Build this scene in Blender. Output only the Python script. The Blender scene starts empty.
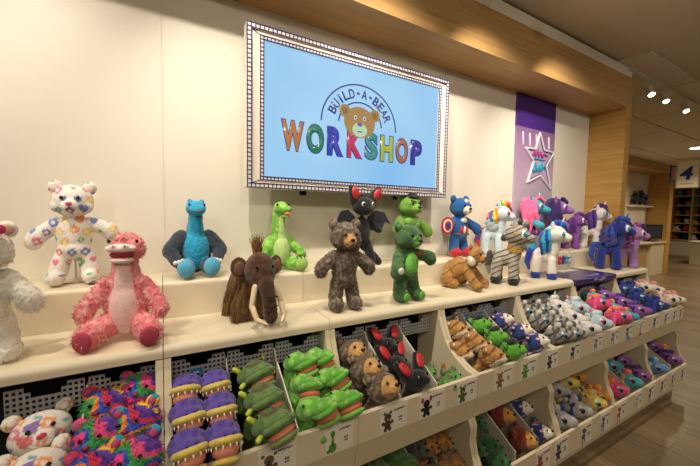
import bpy, bmesh, math, random
import numpy as np
from mathutils import Vector, Matrix, Euler, noise
R = math.radians
SC = bpy.context.scene
COL = SC.collection
CZ = 1.52            # eye height of the photographer; heights below are given from eye level, +CZ puts the floor at 0
rnd = random.Random(4)

# ------------------------------------------------------------------ colours and materials
def lin(h):
    h = h.lstrip('#'); o = []
    for i in (0, 2, 4):
        c = int(h[i:i+2], 16) / 255
        o.append(c / 12.92 if c <= .04045 else ((c + .055) / 1.055) ** 2.4)
    return tuple(o)
def newmat(name):
    m = bpy.data.materials.new(name); m.use_nodes = True
    nt = m.node_tree; b = nt.nodes['Principled BSDF']
    return m, nt, b
def simple(name, h, rough=.5, spec=.5, bump=0, bscale=60, var=.0, metal=0, coat=0):
    m, nt, b = newmat(name)
    b.inputs['Roughness'].default_value = rough
    b.inputs['Specular IOR Level'].default_value = spec
    b.inputs['Metallic'].default_value = metal
    b.inputs['Coat Weight'].default_value = coat
    c = lin(h)
    tc = nt.nodes.new('ShaderNodeTexCoord'); n = nt.nodes.new('ShaderNodeTexNoise')
    n.inputs['Scale'].default_value = bscale; n.inputs['Detail'].default_value = 3
    nt.links.new(tc.outputs['Object'], n.inputs['Vector'])
    mx = nt.nodes.new('ShaderNodeMix'); mx.data_type = 'RGBA'
    mx.inputs[6].default_value = tuple(x * (1 - var) for x in c) + (1,)
    mx.inputs[7].default_value = tuple(min(1, x * (1 + var)) for x in c) + (1,)
    nt.links.new(n.outputs['Fac'], mx.inputs[0]); nt.links.new(mx.outputs[2], b.inputs['Base Color'])
    if bump:
        bp = nt.nodes.new('ShaderNodeBump'); bp.inputs['Strength'].default_value = bump; bp.inputs['Distance'].default_value = .002
        nt.links.new(n.outputs['Fac'], bp.inputs['Height']); nt.links.new(bp.outputs[0], b.inputs['Normal'])
    return m
def wood(name, h1, h2, scale, rough=.45, planks=None):
    """streaky grain: scale is the noise scale along x, y, z in object space"""
    m, nt, b = newmat(name); L = nt.links.new
    tc = nt.nodes.new('ShaderNodeTexCoord'); mp = nt.nodes.new('ShaderNodeMapping'); mp.inputs['Scale'].default_value = scale
    L(tc.outputs['Object'], mp.inputs[0])
    n = nt.nodes.new('ShaderNodeTexNoise'); n.inputs['Scale'].default_value = 1; n.inputs['Detail'].default_value = 6; n.inputs['Roughness'].default_value = .65
    L(mp.outputs[0], n.inputs['Vector'])
    cr = nt.nodes.new('ShaderNodeValToRGB'); cr.color_ramp.elements[0].position = .32; cr.color_ramp.elements[1].position = .68
    cr.color_ramp.elements[0].color = lin(h1) + (1,); cr.color_ramp.elements[1].color = lin(h2) + (1,)
    L(n.outputs['Fac'], cr.inputs[0]); col = cr.outputs[0]
    if planks:
        br = nt.nodes.new('ShaderNodeTexBrick'); br.inputs['Scale'].default_value = 1
        br.inputs['Brick Width'].default_value = planks[0]; br.inputs['Row Height'].default_value = planks[1]
        br.inputs['Mortar Size'].default_value = .0015; br.inputs['Mortar Smooth'].default_value = .3
        br.inputs['Color1'].default_value = (.62, .62, .62, 1); br.inputs['Color2'].default_value = (1, 1, 1, 1); br.inputs['Mortar'].default_value = (.35, .35, .35, 1)
        mp2 = nt.nodes.new('ShaderNodeMapping'); mp2.inputs['Rotation'].default_value = (0, 0, R(planks[2]))
        L(tc.outputs['Object'], mp2.inputs[0]); L(mp2.outputs[0], br.inputs['Vector'])
        mx = nt.nodes.new('ShaderNodeMix'); mx.data_type = 'RGBA'; mx.blend_type = 'MULTIPLY'; mx.inputs[0].default_value = 1
        L(col, mx.inputs[6]); L(br.outputs['Color'], mx.inputs[7]); col = mx.outputs[2]
    L(col, b.inputs['Base Color']); b.inputs['Roughness'].default_value = rough
    bp = nt.nodes.new('ShaderNodeBump'); bp.inputs['Strength'].default_value = .15; bp.inputs['Distance'].default_value = .002
    L(n.outputs['Fac'], bp.inputs['Height']); L(bp.outputs[0], b.inputs['Normal'])
    return m
def emit(name, h, s):
    m, nt, b = newmat(name)
    b.inputs['Base Color'].default_value = (.02, .02, .02, 1)
    b.inputs['Emission Color'].default_value = lin(h) + (1,)
    b.inputs['Emission Strength'].default_value = s
    b.inputs['Roughness'].default_value = .25
    return m
def plushmat():
    """soft pile: the toy's own fabric colours come from its colour attribute"""
    m, nt, b = newmat('plush_fabric'); L = nt.links.new
    a = nt.nodes.new('ShaderNodeAttribute'); a.attribute_name = 'fabric'
    tc = nt.nodes.new('ShaderNodeTexCoord')
    n = nt.nodes.new('ShaderNodeTexNoise'); n.inputs['Scale'].default_value = 150; n.inputs['Detail'].default_value = 4
    L(tc.outputs['Object'], n.inputs['Vector'])
    mr = nt.nodes.new('ShaderNodeMapRange'); mr.inputs[1].default_value = .3; mr.inputs[2].default_value = .7; mr.inputs[3].default_value = .88; mr.inputs[4].default_value = 1.1
    L(n.outputs['Fac'], mr.inputs[0])
    mx = nt.nodes.new('ShaderNodeVectorMath'); mx.operation = 'SCALE'
    L(a.outputs['Color'], mx.inputs[0]); L(mr.outputs[0], mx.inputs['Scale']); L(mx.outputs[0], b.inputs['Base Color'])
    b.inputs['Roughness'].default_value = .95; b.inputs['Specular IOR Level'].default_value = .12
    b.inputs['Sheen Weight'].default_value = .25; b.inputs['Sheen Roughness'].default_value = .6
    bp = nt.nodes.new('ShaderNodeBump'); bp.inputs['Strength'].default_value = .35; bp.inputs['Distance'].default_value = .004
    L(n.outputs['Fac'], bp.inputs['Height']); L(bp.outputs[0], b.inputs['Normal'])
    return m
PL = plushmat()
M = {}
def mat(h, rough=.5, **k):
    key = (h, rough, tuple(sorted(k.items())))
    if key not in M: M[key] = simple('paint_' + h.strip('#'), h, rough, **k)
    return M[key]
CREAM = simple('cream_laminate', '#e6d9bd', .32, .5, var=.02, bscale=3)
CREAM2 = simple('cream_side_laminate', '#ddd0b2', .4, .4, var=.02, bscale=3)
WALLM = simple('cream_wall_panel', '#eee6d6', .42, .35, bump=.05, bscale=40, var=.015)
CEILM = simple('ceiling_plaster', '#cdbfa6', .9, .2, bump=.2, bscale=120, var=.02)
TILEM = simple('ceiling_tile', '#d9cfbb', .9, .2, bump=.3, bscale=200, var=.04)
BLACK = simple('black_board', '#10131c', .6, .3)
GREYP = simple('grey_perforated_plastic', '#a6a6ac', .5, .4, var=.04, bscale=20)
CARD = simple('white_card', '#efe9dd', .5, .4)
INK = simple('dark_ink', '#23263c', .6, .3)
PURP = simple('purple_gloss_print', '#3c2a6e', .18, .6, var=.25, bscale=6)
EYE = simple('glossy_black_eye', '#0b0a0c', .08, .7)
CHROME = simple('chrome', '#c8c8c8', .2, .5, metal=1)
BEAMW = wood('light_oak_veneer_beam', '#a9824e', '#c79f66', (1.2, 30, 45))
JAMBW = wood('light_oak_veneer_post', '#b5883f', '#cfa45c', (30, 1.6, 34))
FLOORW = wood('oak_plank_floor', '#735f45', '#957e5e', (26, 1.6, 20), .38, planks=(1.5, .16, 90))

# ------------------------------------------------------------------ mesh helpers
def mesh_obj(name, bm, m, parent=None, loc=None, smooth=False):
    me = bpy.data.meshes.new(name); bmesh.ops.recalc_face_normals(bm, faces=bm.faces[:]); bm.to_mesh(me); bm.free()
    me.materials.append(m)
    if smooth: me.polygons.foreach_set('use_smooth', [True] * len(me.polygons))
    o = bpy.data.objects.new(name, me); COL.objects.link(o)
    if parent: o.parent = parent
    if loc: o.location = loc
    return o
def box(bm, x0, x1, y0, y1, z0, z1):
    v = [bm.verts.new(p) for p in [(x0,y0,z0),(x1,y0,z0),(x1,y1,z0),(x0,y1,z0),(x0,y0,z1),(x1,y0,z1),(x1,y1,z1),(x0,y1,z1)]]
    for f in [(0,3,2,1),(4,5,6,7),(0,1,5,4),(1,2,6,5),(2,3,7,6),(3,0,4,7)]: bm.faces.new([v[i] for i in f])
def boxo(name, m, x0, x1, y0, y1, z0, z1, parent=None, bevel=0):
    """box whose heights are measured from eye level"""
    bm = bmesh.new(); box(bm, x0, x1, y0, y1, z0 + CZ, z1 + CZ)
    if bevel: bmesh.ops.bevel(bm, geom=bm.edges[:], offset=bevel, segments=2, affect='EDGES')
    return mesh_obj(name, bm, m, parent)
def prism_x(bm, prof, x0, x1):
    """closed (y, z) outline, heights from eye level, extruded along x"""
    a = [bm.verts.new((x0, y, z + CZ)) for y, z in prof]; b = [bm.verts.new((x1, y, z + CZ)) for y, z in prof]
    n = len(prof)
    for i in range(n): bm.faces.new([a[i], a[(i+1) % n], b[(i+1) % n], b[i]])
    bm.faces.new(a[::-1]); bm.faces.new(b)
def ell(bm, c, r, rot=None, sub=2):
    mt = Matrix.Translation(c) @ (Euler(rot).to_matrix().to_4x4() if rot else Matrix()) @ Matrix.Diagonal((*r, 1))
    bmesh.ops.create_icosphere(bm, subdivisions=sub, radius=1, matrix=mt)
def capsule(bm, p0, p1, r0, r1, seg=14):
    p0 = Vector(p0); p1 = Vector(p1); ax = (p1 - p0); L = ax.length or 1e-6; ax.normalize()
    q = ax.to_track_quat('Z', 'Y').to_matrix(); rings = []
    prof = [(-r0 * math.cos(t), r0 * math.sin(t)) for t in (R(25), R(55), R(90))] + [(L + r1 * math.cos(t), r1 * math.sin(t)) for t in (R(90), R(55), R(25))]
    for z, rr in prof:
        rings.append([bm.verts.new(p0 + q @ Vector((rr * math.cos(2*math.pi*i/seg), rr * math.sin(2*math.pi*i/seg), z))) for i in range(seg)])
    a = bm.verts.new(p0 - ax * r0); b = bm.verts.new(p1 + ax * r1)
    for k in range(len(rings) - 1):
        for i in range(seg): bm.faces.new([rings[k][i], rings[k][(i+1) % seg], rings[k+1][(i+1) % seg], rings[k+1][i]])
    for i in range(seg):
        bm.faces.new([a, rings[0][(i+1) % seg], rings[0][i]]); bm.faces.new([b, rings[-1][i], rings[-1][(i+1) % seg]])
def tube(bm, pts, r, seg=8):
    for i in range(len(pts) - 1): capsule(bm, pts[i], pts[i+1], r, r, seg)
def tag(o, label=None, cat=None, group=None, kind=None):
    if label: o['label'] = label
    if cat: o['category'] = cat
    if group: o['group'] = group
    if kind: o['kind'] = kind
    return o
def thing(name, label, cat, loc=(0,0,0), rot=(0,0,0), scale=1, group=None):
    o = bpy.data.objects.new(name, None); COL.objects.link(o); o.empty_display_size = .05
    o.location = loc; o.rotation_euler = rot; o.scale = scale if isinstance(scale, tuple) else (scale,) * 3
    return tag(o, label, cat, group)
def copy_tree(o, parent=None):
    c = o.copy(); COL.objects.link(c); c.parent = parent
    for ch in KIDS.get(o.name, []): KIDS.setdefault(c.name, []).append(copy_tree(ch, c))
    return c
KIDS = {}

# ------------------------------------------------------------------ plush builder
# a primitive is ('e', centre, radii, rotation, colour) or ('c', p0, p1, r0, r1, colour)
def E(c, r, col, rot=None): return ('e', c, r, rot, col)
def K(p0, p1, r0, r1, col): return ('c', p0, p1, r0, r1, col)
def mir(prims):
    """prims plus their mirror images in x"""
    o = []
    for p in prims:
        o.append(p)
        if p[0] == 'e':
            rot = p[3] and (p[3][0], -p[3][1], -p[3][2])
            o.append(('e', (-p[1][0], p[1][1], p[1][2]), p[2], rot, p[4]))
        else: o.append(('c', (-p[1][0], p[1][1], p[1][2]), (-p[2][0], p[2][1], p[2][2]), p[3], p[4], p[5]))
    return o
def sdf(p, P):
    if p[0] == 'e':
        d = P - np.array(p[1])
        if p[3]: d = d @ np.array(Euler(p[3]).to_matrix())
        k = np.linalg.norm(d / np.array(p[2]), axis=1); return (k - 1) * min(p[2])
    a = np.array(p[1]); b = np.array(p[2]); ab = b - a
    t = np.clip(((P - a) @ ab) / max(ab @ ab, 1e-9), 0, 1)
    return np.linalg.norm(P - a - t[:, None] * ab, axis=1) - (p[3] + (p[4] - p[3]) * t)
def plush(name, prims, parent=None, vox=.005, it=3, fur=.0022, fscale=110, pattern=None, label=None, mottle=.1):
    bm = bmesh.new()
    for p in prims:
        if p[0] == 'e': ell(bm, p[1], p[2], p[3], 3 if max(p[2]) > .03 else 2)
        else: capsule(bm, p[1], p[2], p[3], p[4])
    me = bpy.data.meshes.new('tmp'); bm.to_mesh(me); bm.free()
    t = bpy.data.objects.new('tmp', me); COL.objects.link(t)
    md = t.modifiers.new('r', 'REMESH'); md.mode = 'VOXEL'; md.voxel_size = vox; md.adaptivity = 0
    dg = bpy.context.evaluated_depsgraph_get(); dg.update()
    out = bpy.data.meshes.new_from_object(t.evaluated_get(dg)); bpy.data.objects.remove(t); bpy.data.meshes.remove(me)
    n = len(out.vertices); V = np.empty(n * 3); out.vertices.foreach_get('co', V); V = V.reshape(-1, 3)
    ed = np.empty(len(out.edges) * 2, dtype=np.int64); out.edges.foreach_get('vertices', ed); ed = ed.reshape(-1, 2)
    deg = np.bincount(ed.ravel(), minlength=n).astype(float)[:, None]
    for _ in range(it):
        s = np.zeros_like(V)
        for k in range(3): s[:, k] = np.bincount(ed[:, 0], V[ed[:, 1], k], n) + np.bincount(ed[:, 1], V[ed[:, 0], k], n)
        V = V * .45 + .55 * s / np.maximum(deg, 1)
    D = np.stack([sdf(p, V) for p in prims]); near = D.argmin(0)
    cols = np.array([lin(p[-1]) for p in prims])[near]
    if pattern: cols = pattern(V, cols, near, prims)
    if mottle:
        nz = np.array([noise.noise(Vector(v) * 45) for v in V]); cols = cols * (1 + mottle * nz[:, None] * 2)
    out.vertices.foreach_set('co', V.ravel()); out.update()
    if fur:
        N = np.empty(n * 3); out.vertices.foreach_get('normal', N); N = N.reshape(-1, 3)
        h = np.array([noise.noise(Vector(v) * fscale) + .5 * noise.noise(Vector(v) * fscale * 2.3) for v in V])
        V = V + N * (h * fur)[:, None]; out.vertices.foreach_set('co', V.ravel())
    ca = out.color_attributes.new('fabric', 'FLOAT_COLOR', 'POINT')
    ca.data.foreach_set('color', np.concatenate([np.clip(cols, 0, 1), np.ones((n, 1))], 1).ravel())
    out.materials.clear(); out.materials.append(PL); out.polygons.foreach_set('use_smooth', [True] * len(out.polygons)); out.name = name
    o = bpy.data.objects.new(name, out); COL.objects.link(o)
    if parent: o.parent = parent; KIDS.setdefault(parent.name, []).append(o)
    if label: o['label'] = label
    return o
def part(name, shapes, m, parent, label=None, sub=2):
    """small smooth part: shapes as for plush but without colour"""
    bm = bmesh.new()
    for p in shapes:
        if p[0] == 'e': ell(bm, p[1], p[2], p[3] if len(p) > 3 else None, sub)
        else: capsule(bm, p[1], p[2], p[3], p[4], 10)
    o = mesh_obj(name, bm, m, parent, smooth=True); KIDS.setdefault(parent.name, []).append(o)
    if label: o['label'] = label
    return o
def eyes(parent, x, y, z, r, m=None):
    for s in (-1, 1): part('eye', [('e', (s*x, y, z), (r, r*.8, r))], m or EYE, parent)
def tufts(name, roots, parent, hexc, length, r, seed=1, droop=.6):
    """shaggy fur: many tapered locks in one mesh"""
    g = random.Random(seed); bm = bmesh.new()
    cols_ = []
    for root in roots:
        p, d = root[0], root[1]; cols_.append(root[2] if len(root) > 2 else None)
        p = Vector(p); d = (Vector(d).normalized() + Vector((g.uniform(-.25,.25), g.uniform(-.25,.25), g.uniform(-.25,.25)))); L = length * g.uniform(.7, 1.2)
        pts = []; q = p.copy(); dd = d.normalized()
        for k in range(4):
            pts.append(q.copy()); dd = (dd + Vector((0,0,-droop * .35))).normalized(); q = q + dd * L / 3
        side = dd.cross(Vector((0.3, 1, .2))).normalized(); sd2 = side.cross(dd).normalized(); prev = None
        for k, c in enumerate(pts):
            rr = r * (1 - k / 3.2)
            ring = [bm.verts.new(c + side * rr * math.cos(a) + sd2 * rr * math.sin(a)) for a in (0, 2.1, 4.2)]
            if prev:
                for i in range(3): bm.faces.new([prev[i], prev[(i+1) % 3], ring[(i+1) % 3], ring[i]])
            else: bm.faces.new(ring[::-1])
            prev = ring
        bm.faces.new(prev)
    me = bpy.data.meshes.new(name); bm.to_mesh(me); n = len(me.vertices)
    ca = me.color_attributes.new('fabric', 'FLOAT_COLOR', 'POINT'); base = np.array([lin(h) for h in hexc]) if hexc else np.array(cols_)
    idx = np.array([(i // 12) % len(base) for i in range(n)])
    ca.data.foreach_set('color', np.concatenate([base[idx], np.ones((n, 1))], 1).ravel()); bm.free()
    me.materials.append(PL); o = bpy.data.objects.new(name, me); COL.objects.link(o); o.parent = parent
    KIDS.setdefault(parent.name, []).append(o); return o
def furcoat(name, obj, parent, hexc, n, length, r, seed=2, droop=.5, keep=None, lift=.35):
    """locks rooted all over an existing plush surface"""
    me = obj.data; g = random.Random(seed); vs = me.vertices; roots = []
    while len(roots) < n:
        v = vs[g.randrange(len(vs))]
        if keep and not keep(v.co): continue
        roots.append((v.co - v.normal * .002, v.normal * lift + Vector((0, -.1, -1)) * (1 - lift), tuple(me.color_attributes['fabric'].data[v.index].color[:3])))
    return tufts(name, roots, parent, hexc, length, r, seed, droop)

# ------------------------------------------------------------------ patterns (printed or woven colours of the fabrics)
RAIN = ['#e0332f', '#f28a1c', '#f5c92a', '#3fae49', '#2a62c9', '#6a2fa0', '#e83e8c', '#19a0b8']
def pat_hearts(seed=3, step=.052, size=.88):
    def f(V, C, near, prims):
        g = random.Random(seed); W = C.copy()
        pts = []; lo = V.min(0); hi = V.max(0)
        for side in (-1, 1):
            z = lo[2] + .01
            row = 0
            while z < hi[2] + .02:
                x = lo[0] + (step/2 if row % 2 else 0)
                while x < hi[0] + .02:
                    pts.append((x + g.uniform(-.008, .008), z + g.uniform(-.008, .008), side, g.choice(RAIN), g.choice((0, 1, 1, 2)), size*g.uniform(.012, .021), g.uniform(-.5, .5))); x += step
                z += step * .82; row += 1
        mid = V[:, 1].mean()
        for (hx, hz, side, c, kind, s, a) in pts:
            m = ((V[:, 1] < mid + .01) if side < 0 else (V[:, 1] >= mid + .01))
            u = (V[:, 0] - hx) / s; v = (V[:, 2] - hz) / s
            u, v = u * math.cos(a) - v * math.sin(a), u * math.sin(a) + v * math.cos(a)
            h = (u*u + (v+.1)**2 * 1.0 - .75) ** 3 - u*u * (v+.1) ** 3 * 1.6
            if kind == 0: k = m & (h < 0)
            elif kind == 1:
                k = m & (h < 0.10) & (h > -.17)
            else: k = m & ((u/1.2)**2 + (v/.5)**2 < .6)
            W[k] = W[k] * .2 + np.array(lin(c)) * .8
        return W
    return f
def pat_bands(cols, freq=42, warp=1.6):
    def f(V, C, near, prims):
        P = np.array([lin(c) for c in cols])
        t = np.array([v[2]*freq*.8 + v[0]*freq*.45 + warp*noise.noise(Vector(v)*16) + .8*noise.noise(Vector(v)*40+Vector((5,1,2))) for v in V])
        return P[np.floor(t).astype(int) % len(cols)]
    return f
def pat_mottle(c2, scale=30, th=.05, only=None):
    def f(V, C, near, prims):
        t = np.array([noise.noise(Vector(v)*scale) for v in V]); k = np.clip((t - th) * 5 + .5, 0, 1)[:, None]
        if only is not None: k = k * np.isin(near, only)[:, None]
        return C * (1 - k) + np.array(lin(c2)) * k
    return f
def pat_stripes(c2, freq=150, width=.25, skip=(), warp=.8):
    def f(V, C, near, prims):
        t = np.array([math.sin(v[2]*freq + v[1]*freq*.5 + warp*2*noise.noise(Vector(v)*12)) for v in V])
        k = (t > 1 - 2*width) & ~np.isin(near, skip); W = C.copy(); W[k] = lin(c2); return W
    return f
def pat_patch(fn, c):
    def f(V, C, near, prims):
        W = C.copy(); W[fn(V)] = lin(c); return W
    return f

# ------------------------------------------------------------------ toy designs standing on the counters (facing -y, base at z 0, metres)
def std_bear(t, col, face=None, muzzle=None, belly=None, ear_in=None, nose='#161214', vox=.005, pattern=None, arms=((.135, -.02, .205),) * 2, legs=(.052, .052), fur=.0025, feet=None, head_turn=0, mottle=.1, paw=None, torso=None):
    T = torso or col; f = feet or col
    pr = [E((0, 0, .205), (.072, .06, .092), T), E((0, -.004, .15), (.066, .058, .05), T), E((0, -.008, .345), (.082, .072, .068), col)]
    pr += mir([E((.048, -.028, .325), (.034, .035, .03), col)])
    if face: pr.append(E((0, -.028, .342), (.056, .057, .045), face))
    pr.append(E((0, -.072, .325), (.036, .034, .028), muzzle or col))
    for s, a in zip((-1, 1), arms):
        pr.append(K((s*.062, 0, .255), (s*a[0], a[1], a[2]), .028, .035, T if paw is None else paw if False else T))
        pr.append(E((s*a[0]*1.04, a[1], a[2]-.012), (.035, .033, .036), T))
    for s, l in zip((-1, 1), legs): pr += [K((s*.04, 0, .13), (s*l, -.008, .05), .036, .038, T), E((s*(l+.003), -.025, .034), (.037, .055, .034), f)]
    b = plush('body', pr, t, vox, 3, fur, pattern=pattern, mottle=mottle)
    for s in (-1, 1):
        e = plush('ear', [E((s*.066, .0, .402), (.029, .015, .029), col)], t, .004, 1, .001, pattern=pattern)
        part('inner_ear', [('e', (s*.066, -.013, .402), (.019, .005, .019))], mat(ear_in or '#9a8f78', .9), t)
    if belly: plush('belly_patch', [E((0, -.037, .2), (.05, .03, .068), belly)], t, .004, 2, .001)
    part('nose', [('e', (0, -.104, .334), (.013, .009, .009))], mat(nose, .35), t)
    part('mouth', [('c', (0, -.106, .322), (0, -.104, .314), .0014, .0014), ('c', (0, -.104, .314), (.012, -.099, .309), .0014, .0014), ('c', (0, -.104, .314), (-.012, -.099, .309), .0014, .0014)], mat('#2a1a18', .8), t)
    ex = .03; eyes(t, ex, -.083 if face else -.078, .357, .0078)
    return b
def footpads(t, col, legs=(.052, .052)):
    for s, l in zip((-1, 1), legs): part('foot_pad', [('e', (s*(l+.003), -.076, .036), (.024, .006, .024))], mat(col, .9), t)

def pony(t, coat, mane, eye='#2a6fa8', horn=None, wings=None, hooves=None, tail=True, stripes=None, vox=.005, hairlen=1, ears=True):
    hv = hooves or coat
    pr = [E((0, .012, .178), (.06, .078, .06), coat), E((0, -.035, .19), (.054, .045, .058), coat),
          K((0, -.04, .2), (0, -.05, .29), .048, .045, coat), E((0, -.052, .338), (.076, .078, .07), coat),
          K((0, -.1, .322), (0, -.132, .314), .044, .035, coat)]
    pr += mir([K((.036, -.04, .15), (.045, -.046, .045), .03, .032, coat), K((.045, -.048, .032), (.045, -.048, .03), .036, .038, hv),
               K((.038, .055, .15), (.046, .062, .045), .033, .032, coat), K((.046, .062, .032), (.046, .062, .03), .036, .038, hv)])
    pat = pat_stripes(stripes, 190, .17) if stripes else None
    plush('body', pr, t, vox, 3, .0014, pattern=pat, mottle=.06)
    for s in (-1, 1):
        plush('ear', [K((s*.042, -.04, .385), (s*.054, -.036, .43), .02, .007, coat)], t, .004, 1, .0)
        part('eye_white', [('e', (s*.056, -.094, .345), (.015, .026, .03), (0, 0, s*.75))], mat('#f4f2ee', .3), t)
        part('iris', [('e', (s*.062, -.1, .345), (.0125, .02, .024), (0, 0, s*.75))], mat(eye, .25), t)
        part('pupil', [('e', (s*.066, -.104, .344), (.0100, .013, .017), (0, 0, s*.75))], EYE, t)
        part('eye_glint', [('e', (s*.0745, -.112, .353), (.0025, .003, .004))], mat('#ffffff', .3), t)
    part('nostril', [('e', (-.012, -.165, .318), (.0025, .002, .002)), ('e', (.012, -.165, .318), (.0025, .002, .002))], EYE, t)
    m1, m2 = mane[0], mane[-1]; mp = []
    for i in range(9):     # crest from forelock down the back of the neck
        a = i / 8; y = -.105 + .13*a; z = .412 + .02*math.sin(a*2.6) - .17*max(0, a-.35)
        mp.append(E((.006*(i % 2), y, z), (.022, .022, .026), mane[i % len(mane)]))
    if hairlen:
        for i in range(7):   # long locks falling along both sides of the neck
            a = i / 6; c = mane[i % len(mane)]; sg = -1 if i % 3 else 1
            k0 = (sg*.045, -.02 + .045*a, .375 - .04*a); k1 = (sg*(.074 - .006*(i % 2)), -.02 + .055*a, .31 - .04*a); k2 = (sg*(.062), -.035 + .07*a, .31 - .04*a - .085*hairlen)
            mp += [K(k0, k1, .021, .022, c), K(k1, k2, .022, .010, c)]
        mp += [K((.012, -.1, .405), (.036, -.132, .375), .019, .014, m1), K((.036, -.132, .375), (.05, -.125, .34), .014, .007, m2)]
    plush('mane', mp, t, .0045, 3, .003, fscale=55)
    if tail: plush('tail', [K((0, .075, .21), (0, .108, .2), .014, .022, m1), K((0, .108, .2), (.005, .122, .12), .024, .022, m2), K((.005, .122, .12), (.0, .108, .06), .022, .008, m1)], t, .0045, 1, .0025, fscale=70)
    if horn: part('horn', [('c', (0, -.09, .4), (0, -.108, .47), .011, .003)], mat(horn, .4), t)
    if wings:
        for s in (-1, 1):
            plush('wing', [E((s*.068, .0, .225), (.012, .045, .03), wings, (R(-25), s*.3, 0)), E((s*.078, .03, .25), (.009, .045, .022), wings, (R(-40), s*.3, 0)), E((s*.084, .05, .272), (.008, .03, .014), wings, (R(-45), s*.3, 0))], t, .0035, 1, .001, fscale=60)

# ------------------------------------------------------------------ ROOM
def st(o): o['kind'] = 'structure'; return o
st(boxo('floor', FLOORW, -3, 21, -4, 6.5, -CZ-.06, -CZ))
YW = 1.82
def wallpanel(name, x0, x1):
    bm = bmesh.new(); box(bm, x0, x1, YW, YW+.1, 0, 3.0)
    return st(mesh_obj(name, bm, WALLM))
# the wall is clad in tall panels with hairline joints; one mesh, joints as recesses
bm = bmesh.new(); xs = [-3, -1.22, .0, 1.22, 2.44, 3.66, 4.03]
for a, b in zip(xs[:-1], xs[1:]): box(bm, a + .0015, b - .0015, YW, YW+.1, 0, 3.0)
box(bm, -3, 4.03, YW+.004, YW+.13, 0, 3.0)
st(mesh_obj('wall_back', bm, WALLM))
st(boxo('wall_return', WALLM, 3.93, 4.03, YW+.14, 3.95, -CZ, 1.48))
# wooden portal: long beam and end post in one frame
t = thing('wooden_portal', 'light oak veneered box beam and end post framing the wall of toys', 'wood frame', (3.975, 1.66, 0))
def child(o, t):
    o.parent = t; o.location = o.location - t.location; return o
child(boxo('beam', BEAMW, -3, 4.03, 1.50, YW-.001, 1.076, 1.365), t)
child(boxo('post', JAMBW, 3.925, 4.03, 1.50, YW-.001, -CZ, 1.0755), t)
st(boxo('trim_1', WALLM, -3, 4.03, 1.515, YW-.001, 1.366, 1.4615))
st(boxo('ceiling', CEILM, -3, 21, -4, 6.5, 1.48, 1.56))
# lay-in tile field beyond the plaster part
def tilefield():
    bm = bmesh.new(); g = bmesh.new()
    for i in range(14):
        for j in range(0, 5):
            x0 = 3.73 + i*1.2; y0 = 1.27 + j*.9
            if y0 > 5.5: continue
            box(bm, x0 + .012, x0 + 1.188, y0 + .012, y0 + .888, 1.462 + CZ, 1.4795 + CZ)
    st(mesh_obj('trim_2', bm, TILEM))
tilefield()

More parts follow.
